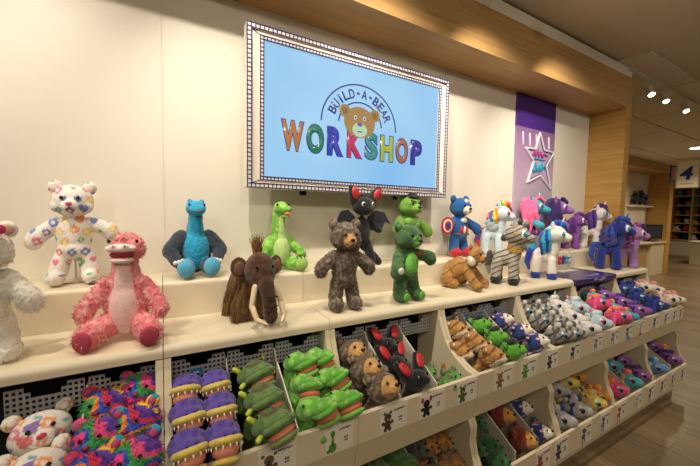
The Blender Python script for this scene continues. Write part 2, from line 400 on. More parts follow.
# ------------------------------------------------------------------ DISPLAY UNITS
XS = [-.66, -.01, .62, 1.283, 1.95, 2.62, 3.27, 3.923]
XL = [-1.31] + XS
UNIT_LBL = ['cream display counter at the far left under the pink and white toys', 'cream display counter holding bins of purple, dark green and bright green dinosaurs',
 'cream display counter whose bins hold brown bears and black red-eared toys', 'cream display counter whose bins hold tigers, green bears and blue toys',
 'cream display counter with the bin of grey zebras and white ponies', 'display counter topped with a glossy purple printed board',
 'cream display counter at the far end with dark blue ponies in its bin']
def lowfront(y): return -1.12 - .46*(1.24 - y)
def display_unit(i, x0, x1):
    e = .0012; x0 += e; x1 -= e
    t = thing('display_counter', UNIT_LBL[i], 'display counter', ((x0+x1)/2, 1.4, 0), group='row of cream toy display counters')
    cx = lambda o: child(o, t)
    # step block against the wall, rounded nose
    def nose(y, z, r, n=5, dirn=1): return [(y + r - r*math.sin(k*math.pi/2/n), z - r + r*math.cos(k*math.pi/2/n)) for k in range(n+1)]
    bm = bmesh.new(); prism_x(bm, [(YW-.003, -.306)] + nose(1.57, -.306, .02) + [(1.57, -.56), (YW-.003, -.56)], x0, x1)
    cx(mesh_obj('riser_step', bm, CREAM, smooth=False))
    bm = bmesh.new()
    if i == 5:
        prism_x(bm, [(1.566, -.463)] + nose(1.24, -.463, .008) + [(1.243, -.508), (1.566, -.508)], x0+.006, x1-.006)
        o = cx(mesh_obj('printed_board', bm, PURP)); o['label'] = 'glossy dark purple printed board'
        bm = bmesh.new()
        for k in range(9):
            a = .9*k; box(bm, x0+.28+.02*k, x0+.292+.02*k, 1.2385, 1.2398, -.492+.006*math.sin(a)+CZ, -.478+.008*math.cos(a)+CZ)
        for k in range(2): tube(bm, [(x0+.3+.1*k+.016*q, 1.3+.02*math.sin(q*1.7+k), -.4615+CZ) for q in range(6)], .0016, 6)
        cx(mesh_obj('printed_squiggle', bm, mat('#b9a6d8', .4)))
    else:
        prism_x(bm, [(1.568, -.463)] + nose(1.25, -.463, .026, 7) + [(1.25, -.505), (1.262, -.508), (1.568, -.508)], x0, x1)
        cx(mesh_obj('countertop', bm, CREAM))
    curve = [(1.25, -.509), (1.243, -.545), (1.225, -.59), (1.194, -.653), (1.16, -.69), (1.124, -.716), (1.06, -.746), (1.004, -.757)]
    low = [(1.004, -.98), (1.012, -1.02), (1.016, -1.09), (1.0, -1.15), (.975, -1.2), (.962, -1.25), (.962, -1.38)]
    for xa, xb in ((x0, x0+.022), (x1-.022, x1)):
        bm = bmesh.new(); prism_x(bm, curve + [(1.02, -.80), (1.03, -.979)] + low[1:] + [(1.45, -1.38), (1.45, -.5095)], xa, xb)
        cx(mesh_obj('side_panel', bm, CREAM2))
    xi, xj = x0+.0225, x1-.0225
    cx(boxo('back_board', BLACK, xi, xj, 1.40, 1.43, -1.375, -.51))
    cx(boxo('upper_bin_floor', CREAM2, xi, xj, 1.035, 1.40, -.955, -.94))
    cx(boxo('lower_bin_floor', CREAM2, xi, xj, .985, 1.40, -1.375, -1.36))
    bm = bmesh.new(); prism_x(bm, [(1.0, -.757), (1.018, -.757), (1.028, -.97), (1.045, -.985), (1.0, -.985+.118), (1.0, -.866)], x0, x1)
    bm.free(); bm = bmesh.new()
    prism_x(bm, [(1.0, -.757), (1.019, -.757), (1.019, -.867), (1.0, -.867)], x0, x1)
    cx(mesh_obj('upper_price_rail', bm, CREAM))
    bm = bmesh.new(); prism_x(bm, [(1.002, -.8675), (1.033, -.8675), (1.033, -.98), (1.026, -.98)], x0, x1)
    cx(mesh_obj('lower_lip', bm, CREAM2))
    bm = bmesh.new(); prism_x(bm, [(.945, -1.25), (.961, -1.25), (.961, -1.385), (.945, -1.385)], x0, x1)
    cx(mesh_obj('lower_price_rail', bm, CREAM))
    cx(boxo('plinth', CREAM2, x0, x1, 1.02, 1.6, -CZ+.001, -1.3855))
    return t
display = [display_unit(i, XS[i], XS[i+1]) for i in range(7)]
XSd = {0: [-.224], 1: [.2, .39], 2: [.833, 1.04], 3: [1.50, 1.694], 4: [2.27], 5: [2.72, 2.95], 6: [3.66]}
XLd = {2: [.99], 3: [1.585, 1.79], 4: [2.44], 5: [2.93, 3.1], 6: [3.70]}
def divider(x, low, label):
    if not low: prof = [(1.30, -.57), (1.28, -.60), (1.022, -.745), (1.022, -.9395), (1.385, -.9395), (1.385, -.57)]
    else: prof = [(1.26, -1.05), (1.24, -1.08), (.985, -1.235), (.985, -1.3595), (1.385, -1.3595), (1.385, -1.05)]
    bm = bmesh.new(); prism_x(bm, prof, x-.0025, x+.0025)
    o = mesh_obj('bin_divider', bm, mat('#e4decb', .35)); tag(o, label, 'divider', 'thin white bin dividers')
NB = ['rainbow and white hearts bears', 'a', 'b']
def divlbl(low, i, k):
    up = {(0,0): 'between the white hearts bears and the rainbow bears', (1,0): 'between the purple dinosaurs and the horned green ones', (1,1): 'between the horned dinosaurs and the bright green ones',
      (2,0): 'between the brown bears and the black toys', (2,1): 'right of the black red-eared toys', (3,0): 'between the tigers and the green bears', (3,1): 'between the green bears and the blue toys',
      (4,0): 'between the grey zebras and the white ponies', (5,0): 'left of the pink ponies', (5,1): 'between the pink ponies and the purple ponies', (6,0): 'between the dark blue ponies and the cream ponies'}
    lo = {(2,0): 'left of the golden fuzzy bears', (3,0): 'right of the dark green toys', (3,1): 'between the red-brown lions and the blue toys', (4,0): 'left of the yellow ponies', (5,0): 'between the pink and the teal ponies', (5,1): 'between the teal and the purple ponies', (6,0): 'beside the purple ponies at the far end'}
    return ('thin white divider in the lower row ' + lo[(i,k)]) if low else ('thin white divider in the upper row ' + up[(i,k)])
for i, l in XSd.items():
    for k, x in enumerate(l): divider(x, False, divlbl(False, i, k))
for i, l in XLd.items():
    for k, x in enumerate(l): divider(x, True, divlbl(True, i, k))

# perforated plastic fronts at the back of each upper bin, notched in the middle
def perforated(name, w):
    h = .085; cols = max(10, int(round(w / .0145))); cw = w / cols; rows = 5; rh = h / rows; bm = bmesh.new(); b = .235
    a0, a1, b0, b1 = .26, .34, .66, .74
    def top(u): return 5 if u < a0 or u > b1 else 3 if a1 < u < b0 else 4
    y0, y1 = 0, .004
    for r in range(rows):
        for c in range(cols):
            if r >= top((c + .5) / cols): continue
            X0 = c*cw; Z0 = r*rh; m = cw*b/2*1.1; n = rh*b/2*1.1
            box(bm, X0, X0+cw, y0, y1, Z0, Z0+n*1.6); box(bm, X0, X0+cw, y0, y1, Z0+rh-n*1.6, Z0+rh)
            box(bm, X0, X0+m*1.6, y0, y1, Z0+n*1.6, Z0+rh-n*1.6); box(bm, X0+cw-m*1.6, X0+cw, y0, y1, Z0+n*1.6, Z0+rh-n*1.6)
    bmesh.ops.remove_doubles(bm, verts=bm.verts[:], dist=1e-5)
    # solid top rim
    for c in range(cols):
        r = top((c + .5) / cols); box(bm, c*cw, (c+1)*cw, -.001, .005, r*rh, r*rh+.004)
    me = bpy.data.meshes.new(name); bm.to_mesh(me); bm.free(); me.materials.append(GREYP); return me
PERF = [(-.418, -.230), (-.22, -.035), (.015, .195), (.205, .385), (.395, .592), (.648, .828), (.838, 1.035), (1.045, 1.257), (1.31, 1.495), (1.505, 1.689), (1.70, 1.923), (1.977, 2.265), (2.275, 2.592), (2.648, 2.94), (2.955, 3.245), (3.298, 3.655), (3.665, 3.92)]
for a, b in PERF:
    o = bpy.data.objects.new('perforated_panel', perforated('perforated_panel', b-a)); COL.objects.link(o); o.location = (a, 1.302, -.632 + CZ)
    child(o, display[[i for i in range(7) if XS[i] <= (a+b)/2 < XS[i+1]][0]])
# small blue clip-on tags on some of these panels
for x, l in [(.095, 'behind the purple dinosaurs'), (1.36, 'above the first tiger, leftmost of four'), (1.52, 'second of four, above the tigers'), (1.66, 'third of four above the green bears'), (1.82, 'rightmost of four above the blue toys'),
             (2.12, 'above the grey zebras'), (2.72, 'leftmost under the purple board'), (2.86, 'second under the purple board'), (3.01, 'third under the purple board'), (3.15, 'rightmost under the purple board')]:
    t = thing('shelf_tag', 'small blue plastic tag on the perforated panel ' + l, 'tag', (x, 1.2975, -.602 + CZ), group='blue tags on the bin panels')
    bm = bmesh.new(); box(bm, -.022, .022, 0, .003, -.013, .017); mesh_obj('tag_plate', bm, mat('#2f7ec0', .4), t)
    bm = bmesh.new(); box(bm, -.009, .009, -.0012, 0, .001, .006); box(bm, -.004, .004, -.0012, 0, -.006, -.002); mesh_obj('white_mark', bm, mat('#dfeaf2', .5), t)

# ------------------------------------------------------------------ PRICE CARDS
CARDS = [(.248,.377,'horn','#6e5b3a','below the horned green dinosaurs'), (.481,.597,'dino','#57a33c','below the bright green dinosaurs'), (.718,.852,'bear','#4f4033','below the brown bears'),
 (.918,1.064,'bat','#1c1a20','below the black red-eared toys'), (1.141,1.272,'bear','#47663a','below the small green bears'), (1.404,1.547,'bear','#8c6a3c','below the tigers'),
 (1.611,1.76,'bear','#5b9b3d','below the green bears with black hair'), (1.846,1.967,'bear','#2a3560','below the blue white-faced toys'), (2.089,2.215,'pony','#4a4448','below the front zebra'),
 (2.37,2.49,'pony','#8a86a0','below the white ponies'), (2.60,2.73,'pony','#8d8fc0','below the pale blue pony'), (2.82,2.94,'pony','#7a5b86','below the pink ponies'), (3.04,3.16,'pony','#b9b0b8','below the purple ponies'),
 (3.29,3.42,'pony','#3a3a6c','below the front dark blue pony'), (3.52,3.63,'pony','#6b5590','below the rear dark blue pony'), (3.71,3.80,'pony','#54467c','second from its right end'), (3.86,3.94,'pony','#443a66','at its right end')]
LCARDS = [(1.70,1.84,'bear','#a4402c','below the red-brown lions'), (1.88,2.02,'bear','#2f355c','below the blue toys'), (2.16,2.29,'pony','#5b5260','below the blue-haired grey ponies'), (2.40,2.53,'pony','#7a7aa0','left of the colourful card'),
 (2.62,2.76,'pony','#c4503c','with the colourful red and blue print'), (2.90,3.02,'pony','#bfb6c2','below the teal pony'), (3.13,3.24,'pony','#5a4a5c','below the purple ponies'), (3.36,3.47,'pony','#5a3c68','below the blue ponies at the far end'),
 (3.58,3.68,'pony','#4a6aa0','second from the right end'), (3.80,3.90,'pony','#6a3c8c','at the right end')]
def figure(bm, kind, w, h):
    """tiny printed silhouette of the toy for sale"""
    def disc(cx, cz, rx, rz):
        vs = [bm.verts.new((cx + rx*math.cos(a), -.0012, cz + rz*math.sin(a))) for a in [i*math.pi/6 for i in range(12)]]; f = bm.faces.new(vs)
    cx = w*.27
    if kind in ('bear', 'bat', 'horn'):
        disc(cx, h*.62, w*.13, h*.17); disc(cx, h*.32, w*.12, h*.2); disc(cx-w*.08, h*.12, w*.06, h*.09); disc(cx+w*.08, h*.12, w*.06, h*.09)
        s = .16 if kind != 'bear' else .11
        disc(cx-w*s, h*.8, w*.05, h*(.12 if kind == 'bat' else .06)); disc(cx+w*s, h*.8, w*.05, h*(.12 if kind == 'bat' else .06))
        disc(cx-w*.16, h*.4, w*.06, h*.08); disc(cx+w*.16, h*.4, w*.06, h*.08)
    elif kind == 'dino': disc(cx, h*.75, w*.08, h*.12); disc(cx, h*.5, w*.05, h*.22); disc(cx, h*.22, w*.14, h*.18); disc(cx-w*.14, h*.12, w*.08, h*.06)
    else: disc(cx+w*.06, h*.7, w*.12, h*.15); disc(cx-w*.03, h*.42, w*.16, h*.15); disc(cx-w*.12, h*.18, w*.04, h*.17); disc(cx+w*.08, h*.18, w*.04, h*.17); disc(cx-w*.08, h*.75, w*.07, h*.12)
def card(x0, x1, kind, colr, y, z0, h, label, grp):
    w = x1 - x0
    t = thing('price_card', label, 'price card', (x0, y, z0 + CZ), group=grp)
    bm = bmesh.new(); box(bm, 0, w, -.0008, .0008, 0, h); mesh_obj('card', bm, CARD, t)
    bm = bmesh.new(); figure(bm, kind, w, h); r = bmesh.ops.extrude_face_region(bm, geom=bm.faces[:]); bmesh.ops.translate(bm, vec=(0, -.0004, 0), verts=[v for v in r['geom'] if isinstance(v, bmesh.types.BMVert)])
    mesh_obj('printed_picture', bm, mat(colr, .6), t)
    if kind in ('bat', 'horn', 'bear', 'dino'):
        bm = bmesh.new(); cc = w*.27
        for s in ((-1, 1) if kind == 'bat' else (0,)): box(bm, cc+s*w*.15-w*.03, cc+s*w*.15+w*.03, -.0022, -.0018, h*(.72 if kind == 'bat' else .5), h*(.86 if kind == 'bat' else .6))
        mesh_obj('picture_detail', bm, mat({'bat': '#b53a34', 'horn': '#3b4460', 'bear': '#c9a070', 'dino': '#d98a70'}[kind], .6), t)
    bm = bmesh.new()
    for k in range(9):
        a = w*(.5 + .045*k); box(bm, a, a + w*.03, -.0018, -.0009, h*(.80 + .012*((k*7) % 3)), h*.87)
    for k in range(3): box(bm, w*(.68+.045*k), w*(.705+.045*k), -.0018, -.0009, h*.44, h*.52); box(bm, w*(.68+.045*k), w*(.71+.045*k), -.0018, -.0009, h*.34, h*.39)
    mesh_obj('printed_lines', bm, INK, t)
for c in CARDS: card(*c[:4], .9985, -.862, .098, 'white price card on the upper rail ' + c[4], 'price cards on the upper rail')
for c in LCARDS: card(*c[:4], .9435, -1.378, .118, 'white price card on the lower rail ' + c[4], 'price cards on the lower rail')

# ------------------------------------------------------------------ TELEVISION WITH DECORATED FRAME
YT = 1.66
t = thing('wall_screen', 'large wall-mounted screen in a white frame edged with blue squares, showing a pale blue logo', 'screen', (1.02, YT, CZ+.5))
OX0, OX1, OZ0, OZ1 = .353, 1.690, .118, .905
IX0, IX1, IZ0, IZ1 = .438, 1.605, .178, .838
def framepiece(x0, x1, z0, z1, X0, X1, Z0, Z1, y0, y1, bm):
    """rectangular ring from outer (x0..z1) to inner (X0..Z1)"""
    for a, b, c, d in ((x0, x1, Z1, z1), (x0, x1, z0, Z0), (x0, X0, Z0, Z1), (X1, x1, Z0, Z1)): box(bm, a, b, y0, y1, c+CZ, d+CZ)
FW = simple('frame_white', '#e9dfd0', .35, .5); FB = simple('frame_blue_line', '#1f2a78', .5, .4)
bw = .025; iw = .021
bm = bmesh.new(); framepiece(OX0, OX1, OZ0, OZ1, OX0+bw, OX1-bw, OZ0+bw, OZ1-bw, YT-.012, YT+.05, bm); child(mesh_obj('frame_border', bm, FW), t)
bm = bmesh.new(); framepiece(OX0+bw, OX1-bw, OZ0+bw, OZ1-bw, IX0-iw, IX1+iw, IZ0-iw, IZ1+iw, YT-.004, YT+.05, bm); child(mesh_obj('frame_face', bm, FW), t)
bm = bmesh.new(); framepiece(IX0-iw, IX1+iw, IZ0-iw, IZ1+iw, IX0, IX1, IZ0, IZ1, YT-.008, YT+.05, bm); child(mesh_obj('inner_border', bm, FW), t)
bm = bmesh.new(); y0, y1 = YT-.0145, YT-.0115; s = .0022
def ladder(x0, x1, z0, z1, w, step, y0, y1):
    for r in ((x0, x1, z1-2*s, z1), (x0, x1, z0, z0+2*s), (x0, x0+2*s, z0, z1), (x1-2*s, x1, z0, z1), (x0+w-2*s, x1-w+2*s, z1-w, z1-w+2*s), (x0+w-2*s, x1-w+2*s, z0+w-2*s, z0+w), (x0+w-2*s, x0+w, z0+w, z1-w), (x1-w, x1-w+2*s, z0+w, z1-w)):
        box(bm, r[0], r[1], y0, y1, r[2]+CZ, r[3]+CZ)
    n = int((x1-x0)/step)
    for k in range(1, n):
        x = x0 + (x1-x0)*k/n; box(bm, x-s, x+s, y0, y1, z1-w+CZ, z1+CZ); box(bm, x-s, x+s, y0, y1, z0+CZ, z0+w+CZ)
    n = int((z1-z0)/step)
    for k in range(1, n):
        z = z0 + (z1-z0)*k/n; box(bm, x0, x0+w, y0, y1, z-s+CZ, z+s+CZ); box(bm, x1-w, x1, y0, y1, z-s+CZ, z+s+CZ)
ladder(OX0, OX1, OZ0, OZ1, bw, .021, YT-.0142, YT-.0118); ladder(IX0-iw, IX1+iw, IZ0-iw, IZ1+iw, iw, .0185, YT-.0102, YT-.0078)
for sx, sz, ax, az in ((OX0+bw, OZ0+bw, IX0-iw, IZ0-iw), (OX1-bw, OZ0+bw, IX1+iw, IZ0-iw), (OX0+bw, OZ1-bw, IX0-iw, IZ1+iw), (OX1-bw, OZ1-bw, IX1+iw, IZ1+iw)):
    capsule(bm, (sx, YT-.005, sz+CZ), (ax, YT-.005, az+CZ), .0018, .0018, 6)
child(mesh_obj('blue_square_outline', bm, FB), t)
child(boxo('housing', BLACK, OX0+.06, OX1-.06, YT+.0505, YT+.09, OZ0+.05, OZ1-.05), t)
child(boxo('wall_mount', BLACK, .8, 1.24, YT+.091, YW-.002, .35, .65), t)
for q in (.66, 1.31): bm = bmesh.new(); box(bm, q, q+.03, YT+.0505, YT+.08, .095+CZ, .165+CZ); child(mesh_obj('mount_hook', bm, BLACK), t)
SCRM = None
def screenmat():
    m, nt, b = newmat('screen_blue'); L = nt.links.new
    tc = nt.nodes.new('ShaderNodeTexCoord'); n = nt.nodes.new('ShaderNodeTexNoise'); n.inputs['Scale'].default_value = 1.3
    L(tc.outputs['Object'], n.inputs['Vector']); cr = nt.nodes.new('ShaderNodeValToRGB')
    cr.color_ramp.elements[0].color = lin('#82c0f4') + (1,); cr.color_ramp.elements[1].color = lin('#a6d6f8') + (1,)
    cr.color_ramp.elements[0].position = .35; cr.color_ramp.elements[1].position = .65
    L(n.outputs['Fac'], cr.inputs[0]); L(cr.outputs[0], b.inputs['Emission Color']); b.inputs['Emission Strength'].default_value = SE
    b.inputs['Base Color'].default_value = (.02, .02, .02, 1); b.inputs['Roughness'].default_value = .3; return m
SE = .92
scr = child(boxo('screen', screenmat(), IX0+.0005, IX1-.0005, YT, YT+.0495, IZ0+.0005, IZ1-.0005), t)
def sub(o):
    o.parent = scr; return o
def e_(h): 
    k = ('emit', h)
    if k not in M: M[k] = emit('screen_' + h.strip('#'), h, SE)
    return M[k]
def letter(ch, x, z, w, h, hexc, ang=0, bold=.03, outline=None):
    """one letter standing in the xz plane, x..x+w wide and h tall (fitted)"""
    cu = bpy.data.curves.new('letter', 'FONT'); cu.body = ch; cu.offset = bold; cu.extrude = 0; cu.resolution_u = 4
    o = bpy.data.objects.new('tmp', cu); COL.objects.link(o); dg = bpy.context.evaluated_depsgraph_get(); dg.update()
    me = bpy.data.meshes.new_from_object(o.evaluated_get(dg)); bpy.data.objects.remove(o)
    bm = bmesh.new(); bm.from_mesh(me); bpy.data.meshes.remove(me)
    xs_ = [v.co.x for v in bm.verts]; ys_ = [v.co.y for v in bm.verts]; ax, bx, ay, by = min(xs_), max(xs_), min(ys_), max(ys_)
    cx, cz = x + w/2, z + h/2
    for v in bm.verts:
        u = ((v.co.x-ax)/(bx-ax) - .5)*w; q = ((v.co.y-ay)/(by-ay) - .5)*h if ch != '-' else ((v.co.y-ay)/(by-ay) - .5)*.012
        v.co = (cx + u*math.cos(ang) - q*math.sin(ang), YT-.0012, cz + CZ + u*math.sin(ang) + q*math.cos(ang))
    r = bmesh.ops.extrude_face_region(bm, geom=bm.faces[:]); bmesh.ops.translate(bm, vec=(0, -.0012, 0), verts=[v for v in r['geom'] if isinstance(v, bmesh.types.BMVert)])
    if outline:
        o2 = None
    return sub(mesh_obj('letter', bm, e_(hexc)))
LT = [('W', .528, .122, '#b8773c'), ('O', .668, .098, '#1f7a58'), ('R', .79, .098, '#3a44b0'), ('K', .915, .1, '#c8335a'), ('S', 1.035, .088, '#3f8f8c'), ('H', 1.145, .094, '#a9b53c'), ('O', 1.262, .094, '#a5654a'), ('P', 1.382, .09, '#3a2f9c')]
for ch, x, w, c in LT:
    # dark blue outline letter just behind the coloured one
    letter(ch, x-.004, .316, w+.008, .163, '#26307c', bold=.075)
    o = letter(ch, x+.002, .321, w-.004, .153, c, bold=.04); o.location.y -= .0016
letter
ACX, ACZ = 1.003, .503
word = 'BUILD-A-BEAR'; r0 = .2
for k, ch in enumerate(word):
    a = R(158 - k*(136/11)) ; cx = ACX + r0*math.cos(a); cz = ACZ + r0*.93*math.sin(a)
    wd = {'-': .018, 'I': .011}.get(ch, .036)
    letter(ch, cx-wd/2, cz-.026, wd, .052, '#26307c', ang=a-math.pi/2, bold=.02)
def arc(r, w, a0, a1, n=40, zs=.93):
    bm = bmesh.new(); prev = None
    for i in range(n+1):
        a = R(a0 + (a1-a0)*i/n); q = []
        for rr in (r, r+w):
            for y in (YT-.0024, YT-.0010): q.append(bm.verts.new((ACX + rr*math.cos(a), y, ACZ+CZ + rr*zs*math.sin(a))))
        if prev:
            for (i0, i1) in ((0, 1), (1, 3), (3, 2), (2, 0)): bm.faces.new([prev[i0], prev[i1], q[i1], q[i0]])
        else: bm.faces.new([q[0], q[1], q[3], q[2]])
        prev = q
    bm.faces.new([prev[0], prev[1], prev[3], prev[2]])
    return sub(mesh_obj('logo_arc', bm, e_('#26307c')))
arc(.248, .008, 0, 180); arc(.142, .008, 5, 175)
# the drawn bear face of the logo, flat on the screen
def flat(name, els, hexc, y):
    bm = bmesh.new()
    for cx, cz, rx, rz in els:
        vs = [[bm.verts.new((cx + rx*math.cos(a*math.pi/14), yy, cz + CZ + rz*math.sin(a*math.pi/14))) for a in range(28)] for yy in (y, y-.0008)]
        bm.faces.new(vs[0]); bm.faces.new(vs[1][::-1])
        for i in range(28): bm.faces.new([vs[0][i], vs[0][(i+1) % 28], vs[1][(i+1) % 28], vs[1][i]])
    return sub(mesh_obj(name, bm, e_(hexc)))
flat('bear_face', [(.995, .525, .105, .088)], '#a8834c', YT-.0042); [flat('bear_ear', [(q, .578, .036, .036)], '#a8834c', YT-.0034) for q in (.896, 1.098)]
[flat('inner_ear', [(q, .578, .02, .02)], '#8a6a3c', YT-.0044) for q in (.897, 1.097)]
flat('bear_muzzle', [(.995, .482, .05, .04)], '#b8d8b0', YT-.0052); flat('bear_nose', [(.995, .513, .017, .011)], '#6b5a9c', YT-.0062)
[(flat('bear_eye', [(q, .55, .009, .012)], '#dfeaf5', YT-.0052), flat('bear_pupil', [(q, .549, .005, .007)], '#26307c', YT-.0062)) for q in (.965, 1.025)]
flat('bear_mouth', [(.995, .472, .02, .003)], '#26307c', YT-.0062)

# ------------------------------------------------------------------ BANNER
def bannermat():
    m, nt, b = newmat('banner_print'); L = nt.links.new
    tc = nt.nodes.new('ShaderNodeTexCoord'); sp = nt.nodes.new('ShaderNodeSeparateXYZ'); L(tc.outputs['Generated'], sp.inputs[0])
    cr = nt.nodes.new('ShaderNodeValToRGB'); L(sp.outputs['Z'], cr.inputs[0]); el = cr.color_ramp.elements
    el[0].position = 0; el[0].color = lin('#b4bfca') + (1,); el[1].position = .98; el[1].color = lin('#96709e') + (1,)
    e = el.new(.35); e.color = lin('#b6b4c2') + (1,); e = el.new(.62); e.color = lin('#bea2bc') + (1,)
    n = nt.nodes.new('ShaderNodeTexNoise'); n.inputs['Scale'].default_value = 6; L(tc.outputs['Object'], n.inputs['Vector'])
    mx = nt.nodes.new('ShaderNodeMix'); mx.data_type = 'RGBA'; mx.blend_type = 'SOFT_LIGHT'; mx.inputs[0].default_value = .2
    L(cr.outputs[0], mx.inputs[6]); L(n.outputs['Color'], mx.inputs[7]); L(mx.outputs[2], b.inputs['Base Color']); b.inputs['Roughness'].default_value = .4; return m
t = thing('wall_banner', 'tall purple and lilac banner with a white star hanging beside the wooden post', 'banner', (2.91, 1.81, CZ))
child(boxo('lilac_print', bannermat(), 2.612, 3.205, 1.805, YW-.001, -.3, .79), t)
child(boxo('purple_header', simple('purple_header', '#4a2a86', .45), 2.606, 3.20, 1.804, YW-.001, .7905, 1.07), t)
bm = bmesh.new()
for k in range(34):
    x = 2.614 + k*.0173; box(bm, x, x+.009, 1.8035, 1.8046, .745+CZ, .757+CZ)
child(mesh_obj('stitched_stripe', bm, mat('#8b7f9c', .5)), t)
star = [(2.952,.794-.03),(3.03,.62),(3.19,.61),(3.075,.475),(3.165,.27),(2.985,.38),(2.80,.31),(2.875,.50),(2.745,.61),(2.895,.615)]
def starring(name, sc, w, y, m):
    cx = sum(p[0] for p in star)/10; cz = sum(p[1] for p in star)/10
    bm = bmesh.new(); P = [(cx+(x-cx)*sc, cz+(z-cz)*sc) for x, z in star]
    for i in range(10):
        a = P[i]; b = P[(i+1) % 10]; capsule(bm, (a[0], y, a[1]+CZ), (b[0], y, b[1]+CZ), w, w, 8)
    return child(mesh_obj(name, bm, m), t)
bm = bmesh.new(); cx = 2.97; cz = .52; y0_, y1_ = 1.8035, 1.8049
va = [bm.verts.new((x, y0_, z+CZ)) for x, z in star]; vb = [bm.verts.new((x, y1_, z+CZ)) for x, z in star]
ca = bm.verts.new((cx, y0_, cz+CZ)); cb = bm.verts.new((cx, y1_, cz+CZ))
for i in range(10):
    j = (i+1) % 10; bm.faces.new([ca, va[i], va[j]]); bm.faces.new([cb, vb[j], vb[i]]); bm.faces.new([va[i], vb[i], vb[j], va[j]])
child(mesh_obj('star_field', bm, mat('#c7a8c8', .4)), t)
starring('star_outline', 1.0, .011, 1.801, mat('#e8e4ec', .4)); starring('star_inner_line', .9, .004, 1.800, mat('#3c3a58', .5))
for px in (2.70, 2.80, 2.90, 3.10):
    bm = bmesh.new(); capsule(bm, (px, 1.803, .74+CZ), (px+.012, 1.803, .64+CZ), .009, .007, 8); child(mesh_obj('star_streak', bm, mat('#e6def0', .4)), t)
for hx, pts, rr in (('#2f9fc4', [(2.86,.45),(2.88,.41),(2.91,.43),(2.9,.49),(2.93,.42),(2.95,.47),(2.975,.42),(2.99,.50),(3.0,.43),(3.03,.47),(3.06,.45)], .011), ('#a23c86', [(2.86,.56),(2.88,.60),(2.9,.55),(2.93,.60),(2.95,.55),(2.98,.59),(3.0,.55),(3.04,.58),(3.08,.57)], .010), ('#39a6c8', [(2.87,.525),(2.93,.53),(2.99,.525),(3.05,.53)], .008)):
    bm = bmesh.new(); tube(bm, [(x, 1.801, z+CZ) for x, z in pts], rr, 8); child(mesh_obj('brush_stroke', bm, mat(hx, .4), smooth=True), t)

t.location.x += .066
# ------------------------------------------------------------------ TOYS ON THE COUNTERS
ZL, ZS = CZ - .463, CZ - .306
def toy(name, label, cat, x, y, z, rz=0, s=1.0): return thing(name, label, cat, (x, y, z), (0, 0, R(rz)), s)
# white bear with hearts
t = toy('plush_bear', 'white plush bear printed all over with rainbow-coloured hearts, standing on the upper step', 'plush toy', -.315, 1.685, ZS, 2, (.82, .92, .965))
std_bear(t, '#f3eee6', ear_in='#f0e3d8', nose='#e2557e', vox=.0038, pattern=pat_hearts(5), arms=((.14, -.01, .195), (.14, -.01, .225)), legs=(.066, .058), fur=.0008, mottle=.02)
part('display_stand_rod', [('c', (0, .0, .004), (0, .0, .14), .004, .004), ('c', (-.05, .01, .003), (.05, .01, .003), .003, .003)], mat('#c9c6bd', .2), t)
# white shaggy bear at the left edge
t = toy('plush_bear', 'shaggy white plush bear with pink flower on its head, at the left edge', 'plush toy', -.475, 1.36, ZL, 14, (.92, .95, .98))
b = std_bear(t, '#fbf6ea', muzzle='#fbf6ea', ear_in='#ddbbaa', nose='#a8324a', fur=.005, arms=((.12, -.03, .2), (.112, -.04, .19)), mottle=.05)
furcoat('shaggy_fur', b, t, ['#fdf8ee', '#f4eee0', '#fffdf6'], 3600, .013, .0017, keep=lambda c: not (c.z > .3 and c.y < -.045))
part('flower', [('e', (.03 + .022*math.cos(a), -.055, .405 + .022*math.sin(a)), (.016, .01, .016)) for a in [i*1.256 for i in range(5)]], mat('#d2406a', .7), t)
part('flower_centre', [('e', (.03, -.064, .405), (.012, .008, .012))], mat('#3a3a2c', .7), t)
# pink dinosaur with open duck-like mouth
t = toy('plush_dinosaur', 'pink plush dinosaur with pale belly and open mouth sitting on the counter', 'plush toy', -.122, 1.40, ZL, -8, (.84, .8, .97))
pk, pb = '#ea808a', '#f8d2cb'
pr = [E((0, .0, .12), (.082, .07, .105), pk), K((0, 0, .19), (0, -.005, .3), .06, .045, pk), E((.012, -.005, .335), (.062, .06, .052), pk), E((0, -.03, .375), (.03, .03, .014), pk)]
pr += mir([K((.07, -.01, .2), (.13, -.05, .125), .03, .032, pk), E((.135, -.055, .112), (.033, .033, .035), pk), K((.055, -.03, .06), (.1, -.11, .05), .044, .042, pk), E((.106, -.128, .045), (.045, .04, .044), pk)])
b = plush('body', pr, t, .005, 3, .005, fscale=90, pattern=pat_mottle('#f3a7a4', 34, .12))
furcoat('curly_fur', b, t, ['#ee8a92', '#f9c4be', '#e8707c', '#fbd8d0'], 2600, .012, .0022, droop=.2, lift=.75, keep=lambda c: not (abs(c.x) < .055 and c.y < -.03 and c.z > .04 and c.z < .3 and abs(c.x) < .05) and not (c.z > .3 and c.y < -.03 and c.z < .37))
plush('belly_patch', [E((0, -.03, .12), (.058, .05, .1), pb), K((0, -.022, .19), (0, -.03, .29), .045, .028, pb)], t, .004, 2, .0006, mottle=.02)
plush('upper_lip', [E((-.002, -.062, .338), (.056, .036, .017), '#f4e3da'), E((-.02, -.085, .346), (.014, .012, .01), '#f4e3da'), E((.018, -.085, .346), (.014, .012, .01), '#f4e3da')], t, .0035, 1, 0, mottle=.02)
plush('lower_lip', [E((0, -.056, .296), (.044, .036, .013), '#f1ddd4')], t, .0035, 1, 0, mottle=.02)
part('mouth_lining', [('e', (0, -.056, .316), (.044, .034, .016))], mat('#a8303f', .8), t)
part('nostril', [('e', (-.02, -.097, .349), (.003, .002, .003)), ('e', (.018, -.097, .349), (.003, .002, .003))], EYE, t); eyes(t, .048, -.04, .362, .007)
for s in (-1, 1): part('foot_pad', [('e', (s*.11, -.163, .042), (.035, .009, .036), (0, 0, s*.25))], mat('#b8485a', .9), t)
